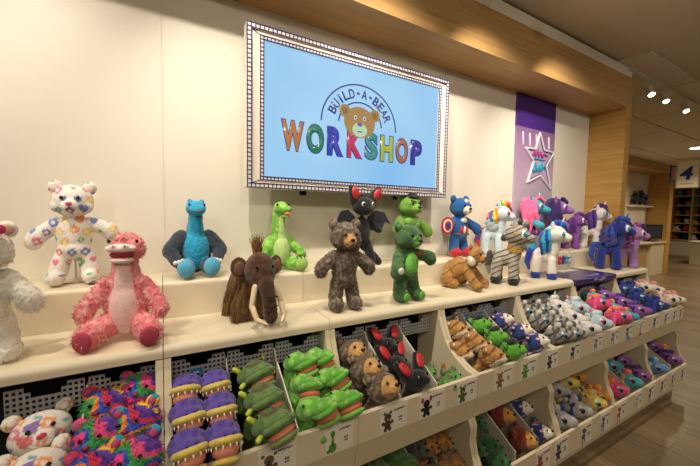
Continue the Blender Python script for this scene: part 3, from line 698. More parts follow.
# blue dinosaur
t = toy('plush_dinosaur', 'sitting plush dinosaur with bright blue front and charcoal sides, on the upper step', 'plush toy', .125, 1.69, ZS, 5, (.86, .92, .97))
bl, dk = '#2aa3cf', '#39414e'
pr = [E((0, .01, .11), (.085, .06, .1), dk), E((0, -.012, .125), (.068, .058, .098), bl), K((0, -.01, .2), (0, -.018, .3), .043, .034, bl), K((0, .02, .19), (0, .018, .3), .042, .028, dk), E((0, -.03, .325), (.05, .055, .036), bl), E((0, -.078, .318), (.036, .024, .024), bl)]
pr += mir([K((.07, .0, .185), (.122, -.02, .125), .038, .04, dk), K((.12, -.03, .12), (.1, -.06, .078), .034, .028, dk), K((.045, -.03, .05), (.062, -.09, .05), .036, .042, dk), E((.03, -.03, .358), (.014, .016, .012), bl)])
plush('body', pr, t, .0045, 3, .0032, fscale=100)
for s in (-1, 1):
    plush('foot', [E((s*.062, -.108, .052), (.043, .025, .045), '#5fb4dc')], t, .004, 2, .0005)
    part('claw', [('e', (s*(.075+.017*k), -.088-.002*k, .085-.004*abs(k)), (.011, .013, .01)) for k in (0, 1, 2)], mat('#efe9df', .6), t)
part('mouth', [('e', (0, -.099, .312), (.016, .006, .004))], mat('#a85a60', .7), t); eyes(t, .037, -.062, .342, .006)
# green long-necked dinosaur
t = toy('plush_dinosaur', 'light green long-necked plush dinosaur sitting on the upper step left of the screen centre', 'plush toy', .53, 1.69, ZS, 4, 1.0)
g1, g2 = '#76b83f', '#bcd98c'
pr = [E((0, .01, .1), (.065, .06, .085), g1), K((0, 0, .15), (-.012, -.01, .29), .046, .03, g1), E((0, -.025, .322), (.04, .045, .038), g1), E((.012, -.07, .318), (.026, .03, .022), g1), K((-.03, .04, .07), (-.1, .03, .1), .035, .022, g1), K((-.1, .03, .1), (-.135, .02, .15), .02, .008, g1)]
pr += mir([K((.05, 0, .15), (.1, -.03, .1), .03, .028, g1), E((.108, -.045, .082), (.028, .028, .022), g1), K((.04, -.02, .04), (.072, -.09, .035), .036, .035, g1)])
plush('body', pr, t, .0045, 3, .003, pattern=pat_mottle('#9fd060', 40, .1))
plush('belly_patch', [E((0, -.032, .105), (.044, .036, .075), g2), K((0, -.02, .16), (.0, -.03, .28), .03, .018, g2)], t, .004, 2, .0008)
for s in (-1, 1):
    plush('foot', [E((s*.08, -.112, .04), (.034, .022, .038), '#a8d572')], t, .004, 2, .0006)
    part('claw', [('c', (s*(.09+.012*k), -.06, .078), (s*(.094+.014*k), -.078, .07), .004, .002) for k in (0, 1, 2)], EYE, t)
    part('toe_claw', [('c', (s*(.05+.02*k), -.118, .078), (s*(.05+.02*k), -.128, .068), .004, .002) for k in (0, 1, 2)], EYE, t)
part('mouth_lining', [('e', (.012, -.075, .298), (.017, .024, .013))], mat('#e08a6a', .8), t); plush('lower_jaw', [E((.01, -.065, .283), (.02, .028, .009), '#8fca58')], t, .0035, 1, 0); eyes(t, .03, -.048, .342, .006)
# brown mammoth
t = toy('plush_mammoth', 'shaggy brown plush mammoth with cream tusks and long trunk, standing on the counter', 'plush toy', .325, 1.41, ZL, 6, (1.04, 1.03, 1.08))
mb, md_ = '#6b4a22', '#4a2f20'
pr = [E((0, .05, .135), (.078, .095, .085), mb), E((.012, -.055, .205), (.062, .055, .068), md_), E((.012, -.085, .19), (.05, .04, .05), md_), K((.014, -.11, .165), (.02, -.135, .1), .032, .026, md_), K((.02, -.135, .1), (.026, -.135, .04), .027, .028, md_)]
pr += mir([K((.045, -.005, .1), (.048, -.01, .03), .03, .032, mb), K((.045, .11, .1), (.05, .115, .03), .03, .032, mb)])
b = plush('body', pr, t, .005, 3, .0025, pattern=pat_mottle('#5a3c2a', 25, .1))
furcoat('shaggy_coat', b, t, ['#94723a', '#745428', '#a8843e', '#5f4420'], 3400, .06, .0028, droop=.9, lift=.3, keep=lambda c: c.y > -.03)
for s in (-1, 1):
    plush('ear', [E((.012+s*.075, -.03, .215), (.034, .012, .042), '#4f3424', (0, s*.15, s*.35))], t, .004, 2, .0015)
    part('inner_ear', [('e', (.012+s*.078, -.043, .213), (.022, .005, .028))], mat('#7b5a48', .9), t)
    part('tusk', [('c', (.014+s*.04, -.105, .15), (.016+s*.058, -.118, .085), .011, .011), ('c', (.016+s*.058, -.118, .085), (.02+s*.054, -.15, .04), .011, .01), ('c', (.02+s*.054, -.15, .04), (.022+s*.03, -.18, .028), .01, .005)], mat('#ead3ae', .6), t)
    part('eye', [('e', (.012+s*.033, -.112, .222), (.006, .005, .006))], EYE, t)
g = random.Random(3); tufts('head_tuft', [((.01+g.uniform(-.012, .012), -.03+g.uniform(-.012, .012), .258), (g.uniform(-.25,.25), g.uniform(-.2, .2), 1)) for _ in range(110)], t, ['#8a6330', '#6b4a22', '#a07a3c'], .075, .0035, 5, droop=.05)
for zz in (.12, .085): part('trunk_seam', [('c', (-.006, -.16, zz), (.046, -.16, zz-.002), .0018, .0018)], mat('#2c1c14', .9), t)
# brown grizzled bear
t = toy('plush_bear', 'brown grizzled plush bear with tan face standing before the black winged toy', 'plush toy', .748, 1.365, ZL, -6, (.88, .95, 1.02))
b = std_bear(t, '#5d4d40', face='#b98a55', muzzle='#c29460', ear_in='#8a7460', fur=.0045, pattern=pat_mottle('#87786a', 60, .12, only=list(range(0, 5)) + list(range(7, 20))))
furcoat('short_fur', b, t, ['#6b5b4c', '#4a3c32', '#8d7e6e'], 2800, .011, .0016, droop=.3, lift=.6, keep=lambda c: not (c.z > .3 and c.y < -.045))
# black winged toy
t = toy('plush_bat', 'black plush bat-like toy with wings and red patterned inner ears, behind the brown bear', 'plush toy', 1.0, 1.625, ZS, 0, 1.05)
kb = '#17171b'
pr = [E((0, 0, .19), (.052, .048, .085), kb), E((0, -.02, .33), (.068, .056, .052), kb), E((0, -.06, .315), (.035, .025, .022), kb)]
pr += mir([K((.035, 0, .13), (.06, -.02, .035), .027, .026, kb), K((.048, -.005, .24), (.09, -.04, .2), .022, .02, kb)])
plush('body', pr, t, .0045, 3, .0015, mottle=.03)
RE = simple('red_sequin_pattern', '#c22a34', .4, .6, bump=.6, bscale=220, var=.6)
for s, ang in ((-1, .1), (1, .6)):
    plush('ear', [K((s*.048, -.01, .36), (s*(.066+.06*ang), -.01, .425), .034, .02, kb)], t, .004, 1, .001)
    part('inner_ear', [('e', (s*(.058+.035*ang), -.036, .398), (.023, .01, .038), (0, s*(.3+.4*ang), 0))], RE, t)
    bm = bmesh.new(); W = [(s*.04, .0, .27), (s*.09, -.01, .31), (s*.14, -.02, .30), (s*.18, -.03, .23), (s*.15, -.02, .245), (s*.125, -.02, .205), (s*.1, -.01, .225), (s*.075, -.0, .195), (s*.045, .0, .2)]
    for dy in (0, .006): bm.faces.new([bm.verts.new((x, y+dy, z)) for x, y, z in W])
    bm.verts.ensure_lookup_table(); n = len(W)
    for i in range(n): bm.faces.new([bm.verts[i], bm.verts[(i+1) % n], bm.verts[n+(i+1) % n], bm.verts[n+i]])
    o = mesh_obj('wing', bm, mat('#2d2d36', .7), t)
    part('eye', [('e', (s*.03, -.068, .34), (.012, .007, .014))], mat('#c9cfb0', .3), t); part('pupil', [('e', (s*.031, -.074, .34), (.006, .004, .009))], EYE, t)
plush('tail', [K((.03, .03, .1), (.08, .0, .06), .018, .014, kb), K((.08, .0, .06), (.105, -.02, .02), .02, .022, kb)], t, .0045, 1, .001)
part('paw_pad', [('e', (-.095, -.062, .2), (.012, .005, .012))], mat('#c8a0a0', .7), t)
# dark green bear with bright belly
t = toy('plush_bear', 'standing dark green plush bear with bright green belly and small red heart', 'plush toy', 1.125, 1.36, ZL, 2, (.95, .97, .99))
std_bear(t, '#4a7040', muzzle='#7cc04a', belly='#7ccf52', ear_in='#6a9a54', nose='#2a3a2a', fur=.003, arms=((.115, -.06, .18), (.13, -.05, .235)), pattern=pat_mottle('#3a5a36', 40, .1))
part('red_heart', [('e', (.026, -.066, .262), (.009, .005, .008)), ('e', (.038, -.063, .262), (.009, .005, .008)), ('c', (.032, -.067, .258), (.032, -.068, .249), .009, .003)], mat('#c8202c', .6), t)
part('paw_patch', [('e', (-.118, -.095, .182), (.02, .006, .019))], mat('#e8ece0', .9), t); footpads(t, '#6fb84a')
# lime bear with black hair
t = toy('plush_bear', 'lime green plush bear with black hair standing behind the dark green bear', 'plush toy', 1.40, 1.69, ZS, 2, 1.05)
std_bear(t, '#6f9c3c', ear_in='#5a8430', nose='#23301a', muzzle='#7aa842', fur=.0015, arms=((.12, -.05, .2), (.14, -.03, .19)), torso='#6a9838')
plush('chest_muscle', [E((-.03, -.045, .245), (.034, .022, .026), '#7cac44'), E((.03, -.045, .245), (.034, .022, .026), '#7cac44')], t, .004, 2, 0)
plush('hair', [E((0, -.005, .41), (.056, .052, .02), '#161514'), E((0, -.055, .395), (.045, .02, .012), '#161514')], t, .004, 1, .003)
part('eyebrow', [('c', (-.045, -.078, .372), (-.012, -.083, .366), .004, .004), ('c', (.045, -.078, .372), (.012, -.083, .366), .004, .004)], EYE, t)
# bear in blue outfit with round shield
t = toy('plush_bear', 'plush bear in blue outfit and red boots holding a round red and white shield', 'plush toy', 1.885, 1.695, ZS, 0, (.98, .98, 1.05))
cb = '#1f5a96'
std_bear(t, cb, muzzle='#e8d9bc', ear_in=cb, feet='#c02832', fur=.0006, arms=((.135, -.015, .21), (.13, -.06, .2)), pattern=None, mottle=.05)
plush('hood', [E((0, .002, .352), (.088, .078, .072), '#2466a6'), ], t, .0045, 2, 0) if False else None
part('white_chest_panel', [('e', (0, -.05, .255), (.03, .018, .02))], mat('#e8e6e0', .7), t)
part('red_stripe', [('e', (-.026, -.05, .19), (.011, .016, .03)), ('e', (.026, -.05, .19), (.011, .016, .03))], mat('#c02832', .7), t)
part('white_stripe', [('e', (0, -.053, .19), (.012, .014, .03))], mat('#e8e6e0', .7), t)
part('belt', [('c', (-.058, -.035, .16), (.058, -.035, .16), .009, .009), ('c', (-.05, -.045, .16), (.05, -.045, .16), .009, .009), ('e', (0, -.058, .16), (.016, .008, .013))], mat('#7b5530', .7), t)
part('forehead_mark', [('e', (0, -.062, .386), (.018, .014, .018))], mat('#dfe4ea', .7), t)
for k, (rr, c) in enumerate(((.058, '#c02832'), (.044, '#e8e6e0'), (.031, '#c02832'), (.019, '#2a4a8c'))):
    bm = bmesh.new(); bmesh.ops.create_cone(bm, cap_ends=True, segments=32, radius1=rr, radius2=rr, depth=.006, matrix=Matrix.Translation((-.175, -.055 - .003*k, .22)) @ Matrix.Rotation(R(90), 4, 'X'))
    o = mesh_obj('shield' if k == 0 else 'shield_ring', bm, mat(c, .4), t)
part('stand_rod', [('c', (-.03, .075, .004), (-.03, .075, .2), .003, .003), ('c', (-.03, .075, .004), (-.03, .03, .004), .003, .003)], CHROME, t)
# crouching tiger cub
t = toy('plush_tiger', 'golden plush tiger cub with white cheeks crouching on the counter', 'plush toy', 1.675, 1.44, ZL, 22, (1.12, .76, 1.12))
tg = '#a87a3e'
pr = [E((0, .06, .095), (.068, .09, .075), tg), E((0, .12, .08), (.062, .06, .07), tg), E((0, -.03, .115), (.055, .05, .06), tg), E((0, -.085, .185), (.066, .058, .057), tg), E((0, -.13, .172), (.036, .032, .028), '#c08438')]
pr += mir([K((.045, -.04, .1), (.058, -.12, .03), .031, .028, tg), E((.06, -.14, .027), (.03, .036, .025), tg), E((.065, .12, .05), (.032, .05, .045), tg), E((.075, .06, .028), (.025, .05, .026), tg)])
plush('body', pr, t, .0045, 3, .003, pattern=pat_stripes('#7c5224', 95, .06), mottle=.15)
plush('cheek', [E((-.05, -.075, .165), (.022, .035, .032), '#ece4d2'), E((.05, -.075, .165), (.022, .035, .032), '#ece4d2'), E((0, -.12, .148), (.034, .026, .015), '#ece4d2')], t, .004, 1, .003)
for s in (-1, 1): plush('ear', [E((s*.045, -.06, .238), (.02, .012, .02), tg)], t, .004, 1, .001)
plush('tail', [K((.05, .16, .03), (.09, .1, .025), .014, .014, tg)], t, .004, 1, .001, pattern=pat_stripes('#6a3c1a', 200, .3))
part('nose', [('e', (0, -.163, .177), (.013, .008, .009))], mat('#3a2420', .4), t); eyes(t, .028, -.135, .2, .007)
# zebra
t = toy('plush_zebra', 'grey striped plush zebra with golden neck rings standing on the counter', 'plush toy', 2.04, 1.40, ZL, 30, 1.0)
pony(t, '#b3aa9b', ['#8a857c', '#d0ccc2', '#4a4846'], eye='#2f8ca8', stripes='#3a3838', hooves='#1c1a1a', hairlen=0)
part('neck_rings', [('e', (0, -.044, .225+.012*k), (.056-.002*k, .056-.002*k, .008)) for k in range(4)], mat('#d9a326', .35), t)
part('leg_rings', [('e', (.045, -.045, .075+.012*k), (.036, .036, .007)) for k in range(3)], mat('#d9a326', .35), t)
part('earring', [('e', (-.072, -.045, .35), (.01, .008, .013))], mat('#d9a326', .35), t)
# white unicorn with blue hair
t = toy('plush_unicorn', 'white plush unicorn with blue and turquoise hair and blue hooves on the counter', 'plush toy', 2.50, 1.40, ZL, 30, .98)
pony(t, '#e9e3da', ['#1f4fb0', '#2aa6c0', '#2438a0'], eye='#2a9a9a', horn='#f2ece2', hooves='#23409c')
# white winged pony with rainbow hair on the step
t = toy('plush_pony', 'pale blue-white winged plush pony with multicoloured mane on the upper step', 'plush toy', 2.27, 1.69, ZS, 40, .95)
pony(t, '#cfe0ea', ['#d8402e', '#f0902a', '#e8c832', '#5aa844', '#2a6ab8', '#7a3a98'], eye='#a83a6a', wings='#b9c9cf', hairlen=.4)
# pink haired dressed toy
t = toy('plush_unicorn', 'plush toy with long pink hair, teal face and dark dress below the banner', 'plush toy', 2.76, 1.69, ZS, 30, 1.14)
def dressed(t, coat, hair, dress, accent, eye):
    pr = [E((0, 0, .19), (.058, .052, .085), dress), E((0, -.02, .335), (.068, .066, .062), coat), K((0, -.06, .325), (0, -.105, .315), .038, .026, coat)]
    pr += mir([K((.04, -.0, .13), (.05, -.02, .04), .032, .034, coat), K((.05, -.01, .24), (.105, -.07, .2), .026, .027, coat)])
    plush('body', pr, t, .0048, 3, .0012)
    hp = [E((0, .012, .375), (.066, .058, .044), hair), E((0, .045, .33), (.055, .035, .05), hair)]
    for sg in (-1, 1):
        for k in range(3):
            a_ = (sg*.052, -.02 + .03*k, .37); b_ = (sg*(.084 - .008*k), -.03 + .035*k, .29); c_ = (sg*(.07 + .008*k), -.05 + .04*k, .215); d_ = (sg*(.088 - .006*k), -.045 + .04*k, .14 + .015*k)
            hp += [K(a_, b_, .017, .02, hair), K(b_, c_, .02, .016, hair), K(c_, d_, .016, .005, hair)]
    hp += [K((.0, -.05, .41), (.035, -.08, .385), .016, .012, hair), K((.035, -.08, .385), (.055, -.07, .345), .012, .005, hair)]
    plush('hair', hp, t, .0045, 2, .002, fscale=60)
    plush('dress', [E((0, 0, .2), (.066, .06, .065), dress), E((0, 0, .15), (.085, .078, .03), accent)], t, .0048, 1, .002, fscale=60)
    plush('bow', [E((-.03, -.066, .25), (.03, .014, .02), accent), E((.03, -.066, .25), (.03, .014, .02), accent)], t, .004, 1, 0)
    for s in (-1, 1):
        plush('ear', [K((s*.045, -.0, .385), (s*.06, .0, .42), .016, .007, coat)], t, .004, 1, 0)
        part('eye_white', [('e', (s*.045, -.062, .345), (.014, .017, .02), (0, 0, s*.6))], mat('#f4f2ee', .3), t)
        part('iris', [('e', (s*.05, -.069, .345), (.011, .012, .015), (0, 0, s*.6))], mat(eye, .3), t)
dressed(t, '#3f9db4', '#f0689a', '#3a3546', '#6a3f9a', '#2a5a9c')
part('flower_clip', [('e', (.03+.012*math.cos(a), -.05, .425+.012*math.sin(a)), (.009, .006, .009)) for a in [i*1.256 for i in range(5)]] , mat('#f3e6c0', .6), t)
t = toy('plush_unicorn', 'purple plush pony in a red top with dark hair and glasses on its head', 'plush toy', 3.13, 1.69, ZS, 30, 1.15)
dressed(t, '#9a5bb8', '#33265e', '#b02a3a', '#c83048', '#6a2f8a')
part('sunglasses', [('e', (-.03, -.045, .41), (.022, .008, .013)), ('e', (.03, -.045, .41), (.022, .008, .013)), ('c', (-.03, -.05, .41), (.03, -.05, .41), .003, .003)], EYE, t)
part('pink_streak', [('c', (-.05, .0, .39), (-.09, -.005, .22), .012, .008)], mat('#d8408c', .8), t)
# white unicorn with purple mane and glasses
t = toy('plush_unicorn', 'white plush unicorn with purple mane and red-rimmed glasses by the wooden post', 'plush toy', 3.74, 1.66, ZS, 34, 1.0)
pony(t, '#ece6e0', ['#4a2a80', '#6a3fa0', '#3c2270'], eye='#2a5a9c', horn='#f0eae0')
bm = bmesh.new()
for s in (-1, 1):
    P = [(0, -.106 + .024*math.cos(a), .342 + .028*math.sin(a)) for a in [i*math.pi/8 for i in range(17)]]; tube(bm, [(s*(.068+.25*(p[1]+.106)), p[1], p[2]) for p in P], .003, 6)
o = mesh_obj('glasses', bm, mat('#7a2a4c', .3), t, smooth=True)
# small dark purple pony partly hidden behind the unicorns
t = toy('plush_pony', 'small purple curly-haired plush pony half hidden left of the bespectacled unicorn', 'plush toy', 3.46, 1.70, ZS, 40, .8)
pony(t, '#8a4f9e', ['#5a2f86', '#7a3fa8'], eye='#4a2f8a')
# dark blue winged unicorn
t = toy('plush_unicorn', 'dark blue winged plush unicorn standing on the far cream counter', 'plush toy', 3.51, 1.40, ZL, 30, 1.08)
pony(t, '#1f2f80', ['#2a3f9c', '#1c2a74', '#3450b0'], eye='#3aa0a0', horn='#4a5aa0', wings='#4a4a86')
# lavender winged unicorn
t = toy('plush_unicorn', 'lavender winged plush unicorn with dark purple mane, rightmost toy on the far counter', 'plush toy', 3.79, 1.37, ZL, 30, .95)
pony(t, '#b184bf', ['#3a2a6a', '#4a357c', '#c04890'], eye='#4a2f7a', horn='#b98ac4', wings='#a078b4')
# clear stand with tiny accessories on the purple board
t = thing('accessory_rack', 'small white rack of tiny dresses and accessories at the back of the purple board', 'rack', (3.0, 1.50, ZL), (0, 0, 0))
bm = bmesh.new(); box(bm, -.11, .11, -.04, .04, 0, .006); box(bm, -.11, -.106, .034, .04, 0, .17); box(bm, .106, .11, .034, .04, 0, .17); box(bm, -.11, .11, .034, .04, .165, .171)
mesh_obj('rack_frame', bm, mat('#d9d4c8', .3), t)
ACC = [('#c0304a', 'red'), ('#4a2f86', 'dark purple'), ('#3f9db4', 'teal'), ('#b8b0b8', 'silver grey')]
for k, (c, nm) in enumerate(ACC):
    o = plush('toy_outfit', [E((0, 0, .03), (.024, .014, .03), c), E((0, 0, .065), (.03, .014, .014), c)], None, .004, 1, .001, fscale=60); o.location = (3.0-.078+.052*k, 1.515, ZL+.052)
    tag(o, 'tiny %s toy outfit hanging on the small white rack' % nm, 'toy outfit', 'tiny outfits on the white rack')

# ------------------------------------------------------------------ TOYS IN THE BINS
def binroot(name): 
    o = bpy.data.objects.new(name, None); o.empty_display_size = .03; COL.objects.link(o); return o
HC = Vector((0, 0, .165))   # head centre of every bin toy
def bin_bear(name, col, face=None, muzzle=None, nose='#161214', ear_in=None, pattern=None, fur=.003, hair=None, ears=True, earcol=None, scale=1, mottle=.1, cheeks=None):
    t = binroot(name)
    pr = [E((0, .085, .085), (.048, .034, .06), col), E((0, .04, .13), (.042, .04, .04), col), E((0, 0, .165), (.066, .056, .054), col)]
    if face: pr.append(E((0, -.022, .162), (.05, .046, .042), face))
    pr += [E((0, -.054, .152), (.03, .03, .024), muzzle or col)] + mir([K((.045, .07, .12), (.056, .07, .08), .018, .02, col), K((.03, .1, .045), (.032, .1, .035), .022, .022, col)])
    plush('body', pr, t, .0055, 3, fur, pattern=pattern, mottle=mottle)
    if ears:
        for s in (-1, 1):
            plush('ear', [E((s*.052, .004, .212), (.022, .012, .022), earcol or col)], t, .0045, 1, .001, pattern=pattern)
            part('inner_ear', [('e', (s*.052, -.007, .212), (.014, .004, .014))], mat(ear_in or '#8a7a66', .9), t, sub=1)
    part('nose', [('e', (0, -.082, .16), (.0115, .008, .008))], mat(nose, .35), t, sub=1)
    for s in (-1, 1): part('eye', [('e', (s*.024, -.058 if not face else -.062, .178), (.0065, .005, .0065))], EYE, t, sub=1)
    if hair: plush('hair', [E((0, -.022, .208), (.042, .036, .018), hair)], t, .0045, 1, .002)
    return t
def bin_jaws(name, top, band, mouth, lower, horns=None, frill=None, teeth=True, mott=None, wide=1.0, snout=.0):
    t = binroot(name); w = wide
    pr = [E((0, .09, .085), (.046*w, .034, .06), top), E((0, .05, .14), (.04*w, .045, .045), top), E((0, .0, .18), (.062*w, .06, .048 if teeth else .04), top), E((0, -.04-snout, .17), (.05*w, .05+snout*.4, .026), top if not band else top)]
    if frill: pr.append(E((0, -.012, .196), (.042*w, .046, .03), frill))
    pr += mir([K((.042*w, .075, .12), (.054*w, .075, .08), .018, .02, top), E((.036*w, -.01, .208), (.014, .016, .013), top)])
    pat = pat_mottle(mott, 38, .1) if mott else None
    plush('body', pr, t, .0055, 3, .0018, pattern=pat)
    plush('upper_jaw', [E((0, -.044-snout, .157), (.058*w, .058+snout*.4, .021), band or top)], t, .005, 2, .0008, pattern=None if band else pat)
    part('mouth_lining', [('e', (0, -.038-snout, .13), (.045*w, .048+snout*.4, .026 if teeth else .017))], mat(mouth, .8), t)
    plush('lower_jaw', [E((0, -.034-snout, .098 if teeth else .111), (.047*w, .052+snout*.4, .016), lower)], t, .005, 2, .0008)
    if teeth: part('teeth', [('c', (.052*w*math.sin(a), -.044-snout-.052*math.cos(a), .143), (.052*w*math.sin(a), -.044-snout-.053*math.cos(a), .135), .0032, .001) for a in [R(-75+25*k) for k in range(7)]], mat('#f0e8da', .5), t)
    part('nostril', [('e', (-.014, -.088-snout, .172), (.003, .002, .003)), ('e', (.014, -.088-snout, .172), (.003, .002, .003))], EYE, t, sub=1)
    for s in (-1, 1): part('eye', [('e', (s*.043*w, -.02, .213), (.006, .006, .006))], EYE, t, sub=1)
    if horns:
        for s in (-1, 1): part('horn', [('c', (s*.045*w, .005, .205), (s*.06*w, -.002, .222), .010, .009)], mat(horns, .9), t); part('cheek_horn', [('c', (s*.05*w, -.01, .155), (s*.066*w, -.018, .15), .010, .009)], mat(horns, .9), t)
    return t
def bin_pony(name, coat, mane, eye='#2a5a8c', stripes=None, horn=None, jaw=None):
    t = binroot(name)
    pr = [E((0, .06, .1), (.046, .055, .05), coat), E((0, 0, .168), (.062, .064, .056), coat), K((0, -.035, .158), (0, -.068, .148), .04, .03, jaw or coat)]
    pr += mir([K((.03, .06, .07), (.033, .055, .03), .022, .022, coat)])
    plush('body', pr, t, .0055, 3, .0014, pattern=pat_stripes(stripes, 160, .3) if stripes else None, mottle=.06)
    plush('mane', [E((.004*(-1)**i, -.04+.02*i, .218+.012*math.sin(i*.7) - .002*i*i), (.02, .02, .02), mane[i % len(mane)]) for i in range(6)] + [K((-.035, .0, .2), (-.06, .03, .14), .018, .012, mane[0])], t, .005, 1, .002, fscale=70)
    for s in (-1, 1):
        plush('ear', [K((s*.032, .004, .205), (s*.042, .008, .235), .014, .006, coat)], t, .0045, 1, 0)
        part('eye_white', [('e', (s*.047, -.034, .176), (.012, .022, .024), (0, 0, s*.6))], mat('#e8e6e2', .3), t, sub=1)
        part('iris', [('e', (s*.0525, -.038, .176), (.0105, .0175, .02), (0, 0, s*.6))], mat(eye, .25), t, sub=1)
        part('pupil', [('e', (s*.0565, -.042, .175), (.009, .0115, .014), (0, 0, s*.6))], EYE, t, sub=1)
    if horn: part('horn', [('c', (0, -.03, .215), (0, -.045, .26), .009, .003)], mat(horn, .4), t)
    return t
def fill(design, label, grp, spots, low=False, tilt=20, s=1.0, yaw=0, jit=7, cat='plush toy'):
    """spots: (x, y, z from eye level, phrase[, yaw]); the first spot takes the original, the others copies"""
    g = random.Random(len(label)); first = True
    for sp in spots:
        o = design if first else copy_tree(design); first = False
        rot = Euler((R(-tilt + g.uniform(-4, 4)), R(g.uniform(-jit, jit)), R((sp[4] if len(sp) > 4 else yaw) + g.uniform(-jit, jit)))); rm = rot.to_matrix()
        o.rotation_euler = rot; o.scale = (s,)*3; o.location = Vector((sp[0], sp[1], sp[2] + CZ)) - rm @ (HC * s)
        tag(o, label + ' ' + sp[3], cat, grp)
WH = 'in the upper row, '
fill(bin_bear('plush_bear', '#f1ece2', nose='#d8405c', ear_in='#f0e3d8', pattern=pat_hearts(9, .038, .75), fur=.0008, mottle=.02), 'white hearts-print plush bear in the leftmost bin,', 'white hearts bears in the leftmost bin',
     [(-.325, 1.25, -.662, 'the rear of the pair', 14), (-.312, 1.135, -.712, 'the front of the pair', 10)], s=1.1, tilt=24)
def rainbow_bear(cols, fq):
    r_ = bin_bear('plush_bear', '#e0458a', nose='#8a2a5c', pattern=pat_bands(cols, fq, 2.6), fur=.004, mottle=.15, ear_in='#c04a80')
    furcoat('curly_fur', KIDS[r_.name][0], r_, None, 900, .013, .0026, droop=.2, lift=.8, keep=lambda c: c.z > .1); return r_
rbw = rainbow_bear(['#e83e8c', '#2f9a4c', '#f28a1c', '#2a52b8', '#d8334a', '#5a2f98', '#f2c02a', '#19a0b8'], 78)
rb2 = rainbow_bear(['#2a52b8', '#2f9a4c', '#e8508a', '#5a2f98', '#19a0b8', '#f28a1c', '#d8334a', '#e83e8c'], 64)
RB = [(-.172, 1.265, -.634, 'at the back left'), (-.085, 1.17, -.66, 'in the middle right'), (-.17, 1.07, -.71, 'at the front left')]
RC = [(-.073, 1.29, -.615, 'highest at the back right'), (-.172, 1.16, -.672, 'in the middle left'), (-.08, 1.065, -.705, 'at the front right')]
for q, sp in ((rbw, RB), (rb2, RC)): fill(q, 'fuzzy rainbow-coloured plush bear in its bin,', 'rainbow bears in their bin', sp, s=1.0, tilt=18, jit=14)
fill(bin_jaws('plush_dinosaur', '#5d49a6', '#d6bf5c', '#e0937a', '#d6bf5c', mott='#4a368e'), 'purple and yellow plush dinosaur with toothy mouth,', 'purple and yellow dinosaurs in their bin',
     [(.058, 1.25, -.634, 'at the back left of its bin'), (.152, 1.24, -.636, 'at the back right of its bin'), (.056, 1.15, -.672, 'middle of the left column'), (.154, 1.145, -.674, 'middle of the right column'), (.052, 1.05, -.715, 'at the front left of its bin'), (.148, 1.045, -.715, 'at the front right of its bin')], s=.9, tilt=34)
fill(bin_jaws('plush_dinosaur', '#66854a', None, '#e08c68', '#728f52', horns='#c8dc40', frill='#5c5236', teeth=False, mott='#4f7038', wide=1.05, snout=.008), 'dark green plush dinosaur with lime horns and brown frill,', 'horned green dinosaurs in their bin',
     [(.294, 1.24, -.638, 'at the back of its bin'), (.296, 1.135, -.678, 'in the middle of its bin'), (.302, 1.04, -.718, 'at the front of its bin')], s=.98, tilt=38, yaw=16)
fill(bin_jaws('plush_dinosaur', '#68b03e', None, '#d9785a', '#82c452', teeth=False, mott='#93cf60', wide=.8, snout=.02), 'bright green plush dinosaur with a long snout,', 'bright green dinosaurs in their bin',
     [(.462, 1.24, -.628, 'at the back left of the pile'), (.548, 1.245, -.63, 'at the back right of the pile'), (.45, 1.14, -.672, 'in the middle left of the pile'), (.552, 1.14, -.672, 'in the middle right of the pile'), (.448, 1.045, -.712, 'at the front left of the pile'), (.54, 1.04, -.714, 'at the front right of the pile')], s=.92, tilt=34, yaw=22, jit=18)
fill(bin_bear('plush_bear', '#5f4e3e', face='#c0945e', muzzle='#c89c64', pattern=pat_mottle('#93826c', 60, .12, only=[0, 1, 2, 5, 6, 7, 8, 9]), fur=.005), 'brown plush bear with tan face in a bin,', 'brown bears in their bin',
     [(.735, 1.25, -.632, 'rearmost of three'), (.745, 1.155, -.672, 'middle one of three'), (.765, 1.055, -.71, 'front one of three')], s=1.08, tilt=30, yaw=10)
def bin_bat():
    t = binroot('plush_bat'); kb = '#141418'
    plush('body', [E((0, .09, .085), (.046, .034, .06), kb), E((0, .045, .13), (.04, .04, .045), kb), E((0, 0, .165), (.058, .05, .045), kb), E((0, -.045, .152), (.028, .024, .02), kb)] + mir([K((.042, .075, .12), (.054, .075, .08), .018, .02, kb)]), t, .0055, 3, .0015, mottle=.03)
    for s in (-1, 1):
        plush('ear', [K((s*.042, .0, .195), (s*.075, .0, .255), .03, .018, kb)], t, .0045, 1, .001)
        part('inner_ear', [('e', (s*.058, -.021, .226), (.024, .009, .04), (0, s*.5, 0))], RE, t)
        part('eye', [('e', (s*.026, -.045, .172), (.011, .007, .012))], mat('#4c5430', .25), t, sub=1); part('pupil', [('e', (s*.027, -.051, .172), (.006, .004, .009))], EYE, t, sub=1)
    part('nose', [('e', (0, -.069, .156), (.006, .004, .004))], mat('#8a4a3c', .4), t, sub=1); return t
fill(bin_bat(), 'black plush toy with big red-lined ears,', 'black red-eared toys in their bin', [(.93, 1.25, -.645, 'rearmost in its bin'), (.905, 1.15, -.69, 'in the middle of its bin'), (.945, 1.05, -.72, 'frontmost in its bin')], s=.98, tilt=34, yaw=10)
fill(bin_bear('plush_bear', '#46663a', face='#5b8a44', muzzle='#70b448', nose='#22301f', pattern=pat_mottle('#5b9440', 50, .1)), 'small green plush bear lying low in the nearly empty bin,', 'green bears low in the nearly empty bin',
     [(1.12, 1.17, -.79, 'at the back left'), (1.13, 1.06, -.80, 'at the front left'), (1.21, 1.10, -.80, 'at the right')], s=.8, tilt=30)
